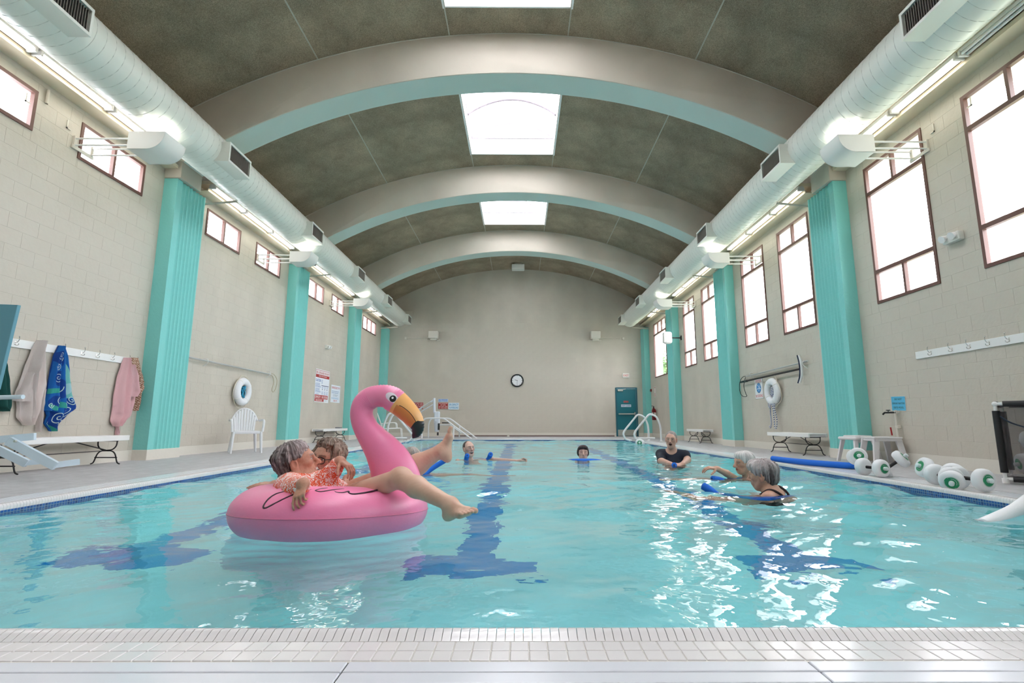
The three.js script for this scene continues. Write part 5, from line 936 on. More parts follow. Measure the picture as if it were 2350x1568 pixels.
function faceColor(F, skin, { open = 0, smile = 0, brow = [0.16, 0.11, 0.08], closed = false, iris = [0.06, 0.05, 0.04], lips = [0.42, 0.13, 0.11], rosy = 0.5, spots = 0.5 } = {}) {
  const t = new THREE.Vector3();
  return (x, y, z) => {
    const p = F.l(x, y, z, t); let c = skin; const n = noise3(x * 60, y * 60, z * 60), n2 = noise3(x * 160, y * 160, z * 160);
    c = mixc(c, [c[0] * 0.80, c[1] * 0.68, c[2] * 0.62], clamp(spots * (0.28 + 0.4 * n + 0.35 * n2), 0, 1));
    if (Math.hypot(p.x, p.y, p.z) > 0.17) return c;
    const ax2 = Math.abs(p.x);
    c = mixc(c, [0.62, 0.22, 0.16], rosy * 0.5 * Math.exp(-((ax2 - 0.042) ** 2 + (p.y + 0.02) ** 2) / 0.0007) * (p.z > 0.02 ? 1 : 0) + rosy * 0.45 * Math.exp(-((p.x) ** 2 + (p.y + 0.026) ** 2) / 0.0002) * (p.z > 0.08 ? 1 : 0));
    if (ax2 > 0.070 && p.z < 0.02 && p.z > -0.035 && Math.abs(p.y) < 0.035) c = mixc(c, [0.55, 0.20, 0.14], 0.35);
    if (p.z > 0.045) {
      const bx = ax2 - 0.032, by = p.y - (0.036 - 4.5 * bx * bx); if (Math.abs(bx) < 0.022 && Math.abs(by) < 0.0048) c = mixc(c, brow, 0.75);
      const ex = ax2 - 0.031, ey = p.y - 0.0105;
      if (!closed && Math.abs(ex) < 0.0125 && Math.abs(ey) < 0.0048 * (1 - (ex / 0.0135) ** 2) + 0.0005) c = Math.hypot(ex, ey) < 0.0056 ? iris : [0.62, 0.60, 0.57];
      else if (Math.abs(ex) < 0.0145 && Math.abs(ey + (closed ? 0.003 : -0.0055)) < 0.0022) c = mixc(c, [0.10, 0.05, 0.04], 0.8);
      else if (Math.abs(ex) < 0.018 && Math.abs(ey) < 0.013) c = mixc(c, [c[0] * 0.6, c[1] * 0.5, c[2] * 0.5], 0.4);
      const my = -0.056, w = 0.023 + 0.004 * smile;
      if (open) { const q = (p.x / (0.021 + 0.006 * smile)) ** 2 + ((p.y - my + 0.012 * open) / (0.007 + 0.017 * open)) ** 2; if (q < 1) { c = p.y > my - 0.0045 && smile ? [0.62, 0.60, 0.54] : [0.045, 0.012, 0.012]; return c; } if (q < 1.75 && p.z > 0.05) c = mixc(c, lips, 0.75); }
      else if (ax2 < w && Math.abs(p.y - my + 0.001) < 0.011 * (1 - (p.x / w) ** 2 * 0.7)) c = Math.abs(p.y - my + 0.001 - 0.10 * smile * p.x * p.x / 0.02) < 0.0016 ? [0.16, 0.05, 0.05] : mixc(c, lips, 0.7);
      if (Math.abs(ax2 - 0.0095) < 0.0045 && Math.abs(p.y + 0.0345) < 0.003 && p.z > 0.09) c = [0.12, 0.04, 0.03];
      // laugh lines
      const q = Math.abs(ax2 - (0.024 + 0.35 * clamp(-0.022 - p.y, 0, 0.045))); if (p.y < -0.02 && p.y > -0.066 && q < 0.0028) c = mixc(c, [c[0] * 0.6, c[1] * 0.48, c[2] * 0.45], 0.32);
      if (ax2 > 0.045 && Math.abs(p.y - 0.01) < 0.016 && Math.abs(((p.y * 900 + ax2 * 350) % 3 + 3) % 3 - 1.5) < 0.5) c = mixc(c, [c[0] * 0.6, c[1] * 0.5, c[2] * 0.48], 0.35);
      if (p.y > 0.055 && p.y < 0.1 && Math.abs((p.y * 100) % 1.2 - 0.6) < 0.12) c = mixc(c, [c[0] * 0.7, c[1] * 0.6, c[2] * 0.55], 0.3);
    }
    return c;
  };
}
const wrinkle = (amp) => (x, y, z, f) => f + amp * noise3(x * 90, y * 90, z * 90) + amp * 0.6 * noise3(x * 210, y * 210, z * 210);
const headBox = (F, r = 0.155) => { const s = F.s * r, c = F.w(0, -0.005, 0.008); return { min: c.clone().addScalar(-s), max: c.clone().addScalar(s), h: 0.0034 }; };
function hair(parent, F, adds, cuts, { amp = 0.006, f = 40, flow = [1, 1, 1], colors, streak = 60, curl = 0, h = 0.0042, bias = 0 }) {
  const s = F.s, E = (a) => ell(F.w(a[0], a[1], a[2]), new THREE.Vector3(a[3] * s, a[4] * s, a[5] * s), F.q, (a[6] ?? 0.02) * s), P = [...adds.map(E), ...cuts.map((a) => cut(E(a)))], B = bounds(P, 0.02), t = new THREE.Vector3();
  const strand = (p) => { const a = Math.atan2(p.x, p.z + 0.02), r = Math.hypot(p.x, p.z + 0.02); return [a * flow[0], (p.y + 0.35 * r) * flow[1], r * flow[2]]; };
  const g = nets(P, B.min, B.max, h, (x, y, z, d) => { const p = F.l(x, y, z, t), [u, v, w] = strand(p); const n = noise3(u * f * 0.35, v * f * 0.55, w * f * 0.35) + 0.5 * noise3(u * f, v * f * 0.8, w * f), c = curl ? curl * Math.abs(noise3(p.x * 46, p.y * 46, p.z * 46)) : 0; return d - amp * n - c + bias; });
  paint(g, (x, y, z) => { const p = F.l(x, y, z, t), [u, v, w] = strand(p), n = 0.5 + 0.5 * noise3(u * streak * 0.5, v * streak * 0.18, w * 9) + 0.35 * noise3(u * streak, v * streak * 0.3, w * 20), q = clamp(n + (colors.grad ? colors.grad(p) : 0), 0, 1); return mixc(colors.dark, colors.light, q); });
  return part(parent, 'hair', norm(g), mHair);
}
function hand(o, W, D, N, side, { curl = [0.35, 0.4, 0.45, 0.5], thumb = 0.4, size = 1.08, spread = 1 } = {}) {   // side +1: thumb towards D x N
  D = D.clone().normalize(); N = N.clone().addScaledVector(D, -N.dot(D)).normalize(); const S = D.clone().cross(N).multiplyScalar(side), z = size, V2 = (a, b, c) => W.clone().addScaledVector(D, a * z).addScaledVector(S, b * z).addScaledVector(N, c * z);
  const offs = [0.031, 0.0105, -0.0105, -0.030], len = [[0.041, 0.026, 0.021], [0.046, 0.029, 0.022], [0.043, 0.027, 0.021], [0.033, 0.021, 0.018]], kn = [0.087, 0.092, 0.087, 0.078];
  o.push(cap(V2(-0.02, 0, 0), V2(0.02, 0, 0), 0.024 * z, 0.022 * z, 0.02));
  offs.forEach((f, i) => {
    o.push(cap(V2(0.012, f * 0.55, 0), V2(kn[i], f, 0), 0.0135 * z, 0.0115 * z, 0.012));
    let p = V2(kn[i], f, 0.001), a = 0, dir = D.clone().addScaledVector(S, f * 3.2 * spread);
    len[i].forEach((L, j) => { a += curl[i] * [1.0, 1.25, 0.9][j]; const d = dir.clone().multiplyScalar(Math.cos(a)).addScaledVector(N, -Math.sin(a)).normalize(), q = p.clone().addScaledVector(d, L * z); o.push(cap(p, q, (0.0094 - 0.001 * j - (i === 3 ? 0.001 : 0)) * z, (0.0086 - 0.001 * j - (i === 3 ? 0.001 : 0)) * z, 0.003)); p = q; });
  });
  let p = V2(0.022, 0.022, -0.004), d = D.clone().multiplyScalar(0.72).addScaledVector(S, 0.7).addScaledVector(N, -0.35 - thumb * 0.5).normalize();
  for (const [L, r] of [[0.042, 0.0135], [0.032, 0.0108], [0.026, 0.0092]]) { const q = p.clone().addScaledVector(d, L * z); o.push(cap(p, q, r * z, r * 0.86 * z, 0.006)); p = q; d.addScaledVector(D, 0.25).addScaledVector(N, -thumb * 0.35).normalize(); }
  const b = new THREE.Box3().setFromCenterAndSize(V2(0.085, 0, -0.02), new THREE.Vector3(0.27, 0.27, 0.27)); return { min: b.min, max: b.max, h: 0.0034 };
}
function foot(o, A, D, Nn, side, z = 1.08) {                       // A ankle, D towards the toes, Nn out of the instep; side +1: big toe towards D x Nn
  D = D.clone().normalize(); const N = Nn.clone().addScaledVector(D, -Nn.dot(D)).normalize(), S = D.clone().cross(N).multiplyScalar(side), V2 = (a, b, c) => A.clone().addScaledVector(D, a * z).addScaledVector(S, b * z).addScaledVector(N, c * z);
  o.push(cap(V2(-0.045, 0, -0.055), V2(-0.02, 0, -0.045), 0.032 * z, 0.034 * z, 0.03), cap(V2(0, 0, 0), V2(-0.02, 0, -0.04), 0.036 * z, 0.034 * z, 0.03), cap(V2(0.01, 0, -0.012), V2(0.105, 0.012, -0.052), 0.036 * z, 0.022 * z, 0.03), cap(V2(0.0, -0.012, -0.05), V2(0.10, -0.022, -0.062), 0.026 * z, 0.019 * z, 0.025), cap(V2(0.09, -0.022, -0.06), V2(0.115, 0.026, -0.058), 0.019 * z, 0.022 * z, 0.02));
  for (const m of [-1, 1]) o.push(ell(V2(-0.004, m * 0.034, -0.004), new THREE.Vector3(0.012 * z, 0.012 * z, 0.012 * z), null, 0.012));
  [[0.026, 0.170, 0.0145], [0.006, 0.168, 0.0095], [-0.008, 0.158, 0.009], [-0.021, 0.147, 0.0085], [-0.033, 0.134, 0.008]].forEach(([b, a, r]) => { const p = V2(a - 0.05, b * 0.95, -0.060), q = V2(a - 0.02, b * 1.08, -0.056), e = V2(a, b * 1.1, -0.064); o.push(cap(p, q, r * 1.05 * z, r * z, 0.005), cap(q, e, r * z, r * 1.02 * z, 0.004)); });
  const b = new THREE.Box3().setFromCenterAndSize(V2(0.06, 0, -0.04), new THREE.Vector3(0.34, 0.34, 0.34)); return { min: b.min, max: b.max, h: 0.0042 };
}
const around = (c, r, h) => ({ min: c.clone().addScalar(-r), max: c.clone().addScalar(r), h });
// ---------------------------------------------------------------- flamingo float
const mPink = new THREE.MeshPhysicalMaterial({ color: lin(0.90, 0.235, 0.43), roughness: 0.38, clearcoat: 0.25, clearcoatRoughness: 0.35, bumpMap: rep(texPaint, 3), bumpScale: 0.0008 });
const FC = P3(-1.25, 0.030, 3.56), FTILT = -0.075, RM = 0.405, RA = 0.215, RB = 0.168;
const fl = thing('flamingo_float', 'large pink inflatable flamingo ring with long curved neck and orange beak', 'pool float', FC);
fl.rotation.x = FTILT;
{
  const pos = [], uv = [], ix = [], nu = 120, nv = 48;
  for (let i = 0; i <= nu; i++) for (let j = 0; j <= nv; j++) {
    const a = i / nu * 2 * Math.PI, b = j / nv * 2 * Math.PI, sag = 0.02 * Math.exp(-(((a - 4.0) / 0.35) ** 2)) + 0.012 * Math.exp(-(((a - 5.6) / 0.3) ** 2)), pinch = 0.0012 * Math.sin(a * 70) * Math.exp(-((Math.cos(b) - 1) ** 2) * 30);
    const e = 1, cb = Math.sign(Math.cos(b)) * Math.abs(Math.cos(b)) ** e, sb = Math.sign(Math.sin(b)) * Math.abs(Math.sin(b)) ** e, r = RM + (RA + pinch) * cb;
    pos.push(r * Math.cos(a), RB * sb - (sb > 0 ? sag * sb : 0), -r * Math.sin(a)); uv.push(a * RM, b * RA);
  }
  for (let i = 0; i < nu; i++) for (let j = 0; j < nv; j++) { const p = i * (nv + 1) + j, q = p + nv + 1; ix.push(p, q, q + 1, p, q + 1, p + 1); }
  const g = new THREE.BufferGeometry(); g.setAttribute('position', new THREE.Float32BufferAttribute(pos, 3)); g.setAttribute('uv', new THREE.Float32BufferAttribute(uv, 2)); g.setIndex(ix); g.computeVertexNormals();
  part(fl, 'ring', g, mPink);
  const sm2 = []; for (let i = 0; i < 120; i++) { const a = i / 120 * 2 * Math.PI, r = RM + RA + 0.001; sm2.push(new THREE.Vector3(r * Math.cos(a), 0, -r * Math.sin(a))); } part(fl, 'seam', tube(sm2, 0.0032, 240, 6, true), std(lin(0.72, 0.17, 0.30), 0.4));
}
fl.updateMatrixWorld(true);
const flInv = fl.matrixWorld.clone().invert();
function onRing(px, py) {                                          // where the outline print lies on the ring
  const p = new THREE.Vector3(); let last = 1;
  for (let d = 2.6; d < 4.4; d += 0.003) { p.copy(at(px, py, d)).applyMatrix4(flInv); const r = Math.hypot(p.x, p.z) - RM, f = Math.hypot(r / RA, p.y / RB) - 1; if (f < 0) break; last = f; }
  void last; const a = Math.atan2(p.z, p.x), c = new THREE.Vector3(RM * Math.cos(a), 0, RM * Math.sin(a)); return p.sub(c).multiplyScalar(0.986).add(c);
}
const inkTube = (pts, r) => { const c = new THREE.CatmullRomCurve3(pts.map(([x, y]) => onRing(x, y)), false, 'catmullrom', 0.5), n = pts.length * 10, g = new THREE.TubeGeometry(c, n, 1, 6), p = g.attributes.position; for (let i = 0; i <= n; i++) { const u = i / n, w = r * (0.45 + 0.55 * Math.sin(Math.PI * Math.min(1, u * 1.0 + 0.02)) ** 0.6), o = c.getPointAt(u); for (let j = 0; j <= 6; j++) { const k = i * 7 + j; p.setXYZ(k, o.x + (p.getX(k) - o.x) * w, o.y + (p.getY(k) - o.y) * w, o.z + (p.getZ(k) - o.z) * w); } } g.computeVertexNormals(); return g; };
const mInk = std(lin(0.035, 0.008, 0.02), 0.45);
part(fl, 'wing_outline', [inkTube([[652, 1128], [632, 1134], [615, 1146], [604, 1163], [610, 1166], [630, 1156], [660, 1141], [692, 1129], [722, 1122]], 0.0062), inkTube([[752, 1120], [738, 1122], [724, 1126], [734, 1129], [750, 1127], [768, 1124], [790, 1122]], 0.0062), inkTube([[764, 1125], [772, 1130], [786, 1131], [800, 1128], [800, 1131], [808, 1134], [824, 1133], [850, 1128], [874, 1122]], 0.0062)], mInk, 'black printed wing outline');
const NECK = [[916, 1134, 53], [909, 1100, 52.5], [896, 1064, 47], [878, 1034, 39.5], [858, 1008, 32], [842, 986, 27.5], [832, 964, 25.5], [830, 944, 25], [836, 926, 25], [850, 914, 25], [868, 909, 24.5], [887, 910, 26], [902, 917, 28], [918, 929, 26], [933, 943, 24], [946, 957, 21.5], [955, 971, 18], [958, 984, 14.5], [955, 995, 10.5], [950, 1002, 6], [947, 1006, 1.5]];
const ND = 3.50;
{
  const C = new THREE.CatmullRomCurve3(NECK.map(([x, y]) => { const p = at(x, y, ND); p.z = -ND; return p; }), false, 'catmullrom', 0.5), Rk = new THREE.CatmullRomCurve3(NECK.map(([, , r], i) => new THREE.Vector3(r * ND / 1175, i, 0)), false, 'catmullrom', 0.5);
  const inv = flInv, n = 260, m = 56, last = NECK.length - 1;
  const sweep = (u0, u1, mat, name, tex) => {
    const N0 = Math.round(n * (u1 - u0)) + 1, pos = [], uv = [], ix = [];
    for (let i = 0; i <= N0; i++) {
      const u = lerp(u0, u1, i / N0), o = C.getPoint(u), t = C.getTangent(u), r = Rk.getPoint(u).x, nrm = new THREE.Vector3(-t.y, t.x, 0).normalize(), bend = smooth(0.22, 0.33, u) * (1 - smooth(0.48, 0.58, u));
      for (let j = 0; j <= m; j++) {
        const a = j / m * 2 * Math.PI, inner = Math.max(0, Math.cos(a)) * -1 + 0, side = Math.cos(a), w = bend * (Math.max(0, -side + 0.15)) ** 0.8 * 0.0035 * Math.sin(u * 620 + 1.5 * Math.sin(a * 3)) * (0.6 + 0.4 * noise3(u * 40, a * 2, 1)), sc = smooth(0.45, 0.5, u) * (1 - smooth(0.62, 0.66, u)) * 0.0022 * Math.sin(u * 480) * Math.max(0, side) ** 8, bs = smooth(0.76, 0.80, u) * 0.0016 * Math.sin(u * 330) * Math.max(0, side) ** 5; void inner;
        const R = r + w + sc + bs, p = o.clone().addScaledVector(nrm, R * Math.cos(a)); p.z += 0.94 * R * Math.sin(a);
        uv.push((p.x + 1.2) / 0.8, (p.y - 0.2) / 0.8); p.applyMatrix4(inv); pos.push(p.x, p.y, p.z);
      }
    }
    for (let i = 0; i < N0; i++) for (let j = 0; j < m; j++) { const p = i * (m + 1) + j, q = p + m + 1; ix.push(p, q, q + 1, p, q + 1, p + 1); }
    const g = new THREE.BufferGeometry(); g.setAttribute('position', new THREE.Float32BufferAttribute(pos, 3)); g.setAttribute('uv', new THREE.Float32BufferAttribute(uv, 2)); g.setIndex(ix); g.computeVertexNormals(); void tex;
    return part(fl, name, g, mat);
  };
  const T2 = (px, py) => { const p = at(px, py, ND - 0.07); return [(p.x + 1.2) / 0.8, 1 - (p.y - 0.2) / 0.8]; };
  const S = 1536, path = (g, pts) => { g.beginPath(); pts.forEach(([x, y], i) => { const [u, v] = T2(x, y); i ? g.lineTo(u * S, v * S) : g.moveTo(u * S, v * S); }); g.closePath(); };
  const pink = '#f28bb0';
  const tex = canvasTex(S, S, (g) => {
    g.fillStyle = pink; g.fillRect(0, 0, S, S);
    const k = ND / 1175 / 0.8 * S, [ex, ey] = T2(901, 915.5).map((v) => v * S);
    g.fillStyle = '#efe3ea'; g.beginPath(); { const [x0, y0] = T2(899, 912).map((v) => v * S); g.ellipse(x0, y0, 14.5 * k, 9.5 * k, 0.55, 0, 7); g.fill(); } path(g, [[893, 920], [905, 905], [913, 912], [916, 922], [921, 933], [905, 926]]); g.fill();
    g.fillStyle = '#060607'; g.beginPath(); g.arc(ex + 1 * k, ey, 7.4 * k, 0, 7); g.fill(); g.fillStyle = '#f2eeee'; g.beginPath(); g.arc(ex + 0.4 * k, ey - 2 * k, 2.5 * k, 0, 7); g.fill();
  });
  const texB = canvasTex(S, S, (g) => {
    g.fillStyle = '#f2b36c'; g.fillRect(0, 0, S, S); g.fillStyle = '#dd8442'; path(g, [[910, 929], [918, 932], [932, 940], [944, 952], [951, 966], [960, 990], [900, 1040], [890, 960]]); g.fill();
    g.strokeStyle = '#0a0506'; g.lineWidth = 7.5; g.lineCap = 'round'; g.beginPath(); [[917, 931], [922, 933], [928, 937], [933, 941], [938, 945.5], [942, 950], [946, 955.5], [949, 960.5], [951.5, 965], [954, 971]].forEach(([x, y], i) => { const [u, v] = T2(x, y); i ? g.lineTo(u * S, v * S) : g.moveTo(u * S, v * S); }); g.stroke();
    g.fillStyle = '#060607'; path(g, [[938, 984], [944, 977], [950, 970], [957, 966], [964, 967], [980, 966], [990, 1030], [930, 1030]]); g.fill();
  });
  const look = (map) => new THREE.MeshPhysicalMaterial({ color: 0xffffff, map, roughness: 0.38, clearcoat: 0.25, clearcoatRoughness: 0.35 });
  const uH = 9.0 / last, uB = 12.62 / last;
  sweep(0, uH, mPink, 'neck'); sweep(uH, uB, look(tex), 'head'); sweep(uB, 1, look(texB), 'beak');
}
// ---------------------------------------------------------------- people
const D3 = (x, y, z) => new THREE.Vector3(x, y, z);
const E0 = (p, a, b, c, k = 0.04, q = null) => ell(p, D3(a, b, c), q, k);
function body(t, name, prims, fine, color, post) { return part(t, name, bodyGeo(prims, fine, color, post), mSkin); }
const GREY = { dark: [0.035, 0.026, 0.026], light: [0.42, 0.36, 0.36] };
// woman riding the float -----------------------------------------------------------
{
  const t = thing('person', 'older grey-haired woman in orange patterned top lounging in the flamingo ring', 'person', P3(-1.3, 0, 3.5));
  t.position.set(0, 0, 0);
  const F = headFrame(at(683, 1065, 3.56), D3(0.92, 0.26, -0.30), D3(-0.12, 1, 0.02), 1.12), B = [], prims = headPrims(F, { open: 0.25, smile: 1, nose: 1.15 });
  const pel = at(752, 1152, 3.6), waist = at(728, 1140, 3.6), chest = at(697, 1128, 3.58), neck = at(690, 1101, 3.57), shR = at(662, 1119, 3.44), shL = at(712, 1113, 3.74);
  const elR = at(680, 1124, 3.14), wrR = at(696, 1112, 3.0), elL = at(743, 1108, 3.56), wrL = at(781, 1059, 3.50);
  const trunk = [cap(pel, waist, 0.15, 0.14, 0.06), cap(waist, chest, 0.14, 0.14, 0.06), cap(shR, shL, 0.075, 0.075, 0.06), cap(chest, neck, 0.09, 0.065, 0.05)];
  const arms = [cap(shR, elR, 0.072, 0.056, 0.03), cap(elR, wrR, 0.055, 0.036, 0.03), cap(shL, elL, 0.066, 0.052, 0.03), cap(elL, wrL, 0.054, 0.033, 0.03)];
  const hipR = at(785, 1148, 3.46), knR = at(917, 1098, 3.22), anR = at(1034, 1158, 2.98), hipL = at(775, 1148, 3.72), knL = at(925, 1086, 3.86), anL = at(1010, 1036, 3.80);
  const legs = [cap(hipR, knR, 0.080, 0.058, 0.04), E0(knR.clone().add(D3(0.015, 0.012, 0.01)), 0.058, 0.052, 0.055), cap(knR, knR.clone().lerp(anR, 0.35), 0.056, 0.061, 0.03), cap(knR.clone().lerp(anR, 0.35), anR, 0.060, 0.038, 0.03), cap(hipL, knL, 0.10, 0.085, 0.04), cap(knL, knL.clone().lerp(anL, 0.4), 0.085, 0.076, 0.03), cap(knL.clone().lerp(anL, 0.4), anL, 0.074, 0.046, 0.03)];
  prims.push(...trunk, ...arms, ...legs);
  B.push(headBox(F));
  B.push(hand(prims, wrR, at(685, 1140, 2.95).sub(wrR), D3(-0.25, 0.35, 0.9), 1, { curl: [0.35, 0.6, 0.75, 0.85], thumb: 0.5, size: 0.86 }));
  B.push(hand(prims, wrL, at(797, 1068, 3.47).sub(wrL), D3(0.62, 0.75, 0.2), 1, { curl: [0.42, 0.5, 0.5, 0.42], thumb: 0.6, size: 1.0 }));
  B.push(foot(prims, anR, at(1084, 1146, 2.84).sub(anR), D3(-0.05, 1, 0.12), -1, 1.0));
  B.push(foot(prims, anL, at(1020, 985, 3.79).sub(at(1016, 1036, 3.80)), D3(-1, 0.05, 0.10), 1, 1.02));
  const fc = faceColor(F, SKIN_RUDDY, { open: 0.25, smile: 1, brow: [0.30, 0.24, 0.22], spots: 0.9, rosy: 0.9 }), legC = [0.66, 0.42, 0.30], wr = wrinkle(0.0007);
  body(t, 'body', prims, B, (x, y, z) => { const c = fc(x, y, z), u = smooth(-1.12, -0.9, x); return mixc(c, mixc(legC, [0.56, 0.30, 0.22], clamp(0.3 + 0.6 * noise3(x * 30, y * 30, z * 30), 0, 1) * 0.5), u); }, wr);
  hair(t, F, [[0, 0.040, -0.026, 0.094, 0.098, 0.112], [0, -0.035, -0.065, 0.066, 0.06, 0.045, 0.03], [0, 0.090, 0.010, 0.070, 0.045, 0.066, 0.03], [0.045, 0.03, -0.045, 0.05, 0.06, 0.055], [-0.045, 0.03, -0.045, 0.05, 0.06, 0.055]],
    [[0, -0.01, 0.105, 0.10, 0.092, 0.078, 0.012], [0.092, -0.022, 0.022, 0.05, 0.058, 0.066, 0.01], [-0.092, -0.022, 0.022, 0.05, 0.058, 0.066, 0.01], [0, -0.135, 0.02, 0.09, 0.06, 0.09, 0.01]], { amp: 0.008, f: 46, flow: [0.8, 1.2, 1], streak: 46, curl: 0.012, bias: 0.004, colors: { dark: [0.045, 0.030, 0.030], light: [0.44, 0.37, 0.36], grad: (p) => 0.55 * smooth(-0.02, 0.09, p.z) + 0.15 * smooth(0.02, 0.10, p.y) - 0.28 } });
  // printed top with three-quarter sleeves
  const texO = canvasTex(512, 512, (g) => { g.fillStyle = '#f3e3de'; g.fillRect(0, 0, 512, 512); g.strokeStyle = '#e4572b'; g.lineCap = 'round'; let q = 99; const r = () => { q = (q * 1664525 + 1013904223) >>> 0; return q / 4294967296; }; for (let i = 0; i < 620; i++) { g.lineWidth = 4 + r() * 5; const x = r() * 512, y = r() * 512, a = r() * 6.3, l = 14 + r() * 18; for (const dx of [-512, 0, 512]) for (const dy of [-512, 0, 512]) { if (x + dx < -40 || x + dx > 552 || y + dy < -40 || y + dy > 552) continue; g.beginPath(); g.arc(x + dx, y + dy, l, a, a + 1.7); g.stroke(); } } });
  const pad = (c, d) => ({ ...c, ra: c.ra + d, rb: c.rb + d });
  const cl = [...trunk.slice(0, 3).map((c) => pad(c, 0.012)), cap(chest, chest.clone().lerp(neck, 0.35), 0.10, 0.08, 0.05), pad(arms[0], 0.016), { ...pad(arms[1], 0.016), b: elR.clone().lerp(wrR, 0.72) }, pad(arms[2], 0.016), { ...pad(arms[3], 0.016), b: elL.clone().lerp(wrL, 0.86) }];
  for (const [a, b] of [[elR, wrR], [elL, wrL]]) { const d = b.clone().sub(a).normalize(), q = new THREE.Quaternion().setFromUnitVectors(D3(0, 1, 0), d); cl.push(cut(ell(b.clone().addScaledVector(d, 0.045), D3(0.09, 0.062, 0.09), q, 0.004))); }
  cl.push(cut(ell(F.w(0, -0.10, 0.03), D3(0.075, 0.075, 0.075), null, 0.01)));
  const BB = bounds(cl), g = nets(cl, BB.min, BB.max, 0.008, (x, y, z, f) => f + 0.004 * noise3(x * 22, y * 22, z * 22) + 0.002 * noise3(x * 55, y * 55, z * 55));
  part(t, 'patterned_top', planarUV(norm(g), 3.6), std(0xffffff, 0.85, { map: texO }));
}
// woman with glasses in the water behind the ring -----------------------------------
{
  const t = thing('person', 'curly-haired woman in black glasses shouting behind the flamingo ring', 'person'), F = headFrame(at(752, 1053, 3.97), D3(-0.38, -0.06, 0.92), D3(0.16, 1, 0), 1.1), B = [headBox(F)], prims = headPrims(F, { open: 0.85, smile: 0.6, nose: 1.05 });
  const ch = F.w(0, -0.32, -0.05), sl = F.w(0.16, -0.235, -0.04), sr = F.w(-0.16, -0.235, -0.04), hl = at(797, 1099, 3.86), el = at(790, 1128, 3.98), hr = at(632, 1112, 3.78), er = at(700, 1126, 4.0);
  prims.push(cap(ch, ch.clone().add(D3(0, -0.5, 0)), 0.13, 0.14, 0.05), cap(sl, sr, 0.065, 0.065, 0.05), cap(F.w(0, -0.15, -0.045), ch, 0.06, 0.09, 0.05), cap(sl, el, 0.055, 0.045), cap(el, hl, 0.044, 0.03), cap(sr, er, 0.055, 0.045), cap(er, hr, 0.042, 0.03));
  B.push(hand(prims, hl, at(806, 1108, 3.74).sub(hl), D3(0, 1, 0.25), 1, { curl: [0.16, 0.18, 0.18, 0.2], thumb: 0.1, size: 0.98, spread: 1.7 }));
  B.push(hand(prims, hr, D3(-0.16, 0.01, 0.06), D3(0, 1, 0.2), -1, { curl: [0.15, 0.15, 0.18, 0.2], thumb: 0.1, size: 0.95 }));
  body(t, 'body', prims, B, faceColor(F, [0.60, 0.345, 0.25], { open: 0.85, smile: 0.6, brow: [0.15, 0.10, 0.08], spots: 0.6, iris: [0.05, 0.04, 0.03] }), wrinkle(0.0006));
  hair(t, F, [[0, 0.05, -0.03, 0.098, 0.088, 0.106], [0.07, 0.02, -0.01, 0.052, 0.075, 0.07, 0.03], [-0.07, 0.02, -0.01, 0.052, 0.075, 0.07, 0.03], [0, 0.108, 0.015, 0.074, 0.034, 0.06, 0.03]], [[0, -0.012, 0.110, 0.082, 0.102, 0.100, 0.012], [0, -0.14, 0.02, 0.11, 0.06, 0.1, 0.01]], { amp: 0.010, f: 50, curl: 0.014, bias: 0.006, streak: 70, colors: { dark: [0.07, 0.045, 0.032], light: [0.40, 0.30, 0.23], grad: (p) => 0.2 * smooth(0.03, 0.1, Math.abs(p.x)) - 0.1 } });
  const gl = [], s = F.s; for (const m of [-1, 1]) { const pts = []; for (let i = 0; i < 24; i++) { const a = i / 24 * 2 * Math.PI, c = Math.cos(a), n = Math.sin(a); pts.push(F.w(m * 0.0335 + 0.0275 * Math.sign(c) * Math.abs(c) ** 0.75, 0.006 + 0.0215 * Math.sign(n) * Math.abs(n) ** 0.75, 0.103 - 0.010 * (c * m > 0 ? c * c : 0))); } gl.push(tube(pts, 0.0034 * s, 60, 6, true)); gl.push(rod(F.w(m * 0.060, 0.014, 0.094), F.w(m * 0.080, 0.010, 0.0), 0.003 * s, 6)); }
  gl.push(tube([F.w(-0.008, 0.010, 0.104), F.w(0, 0.013, 0.107), F.w(0.008, 0.010, 0.104)], 0.003 * s, 10, 6)); part(t, 'glasses', gl, M.black);
}
// others -----------------------------------------------------------------------------
function swimmer(label, F, fo, limbs, skin, h, o = {}) {
  const t = thing('person', label, 'person'), prims = headPrims(F, fo), B = o.noFine ? [] : [{ ...headBox(F), h: o.h || 0.0045 }];
  prims.push(...limbs(B, prims)); body(t, 'body', prims, B, faceColor(F, skin, fo), wrinkle(0.0006));
  hair(t, F, h.adds, h.cuts, { h: 0.0055, ...h.opt }); return t;
}
const SHORT = { adds: [[0, 0.044, -0.022, 0.083, 0.089, 0.103], [0, 0.0, -0.06, 0.068, 0.06, 0.05, 0.03]], cuts: [[0, -0.022, 0.098, 0.080, 0.094, 0.070, 0.012], [0.08, -0.02, 0.01, 0.03, 0.045, 0.036, 0.008], [-0.08, -0.02, 0.01, 0.03, 0.045, 0.036, 0.008], [0, -0.12, 0.0, 0.1, 0.07, 0.1, 0.01]] };
const hairOf = (base, opt) => ({ ...base, opt });
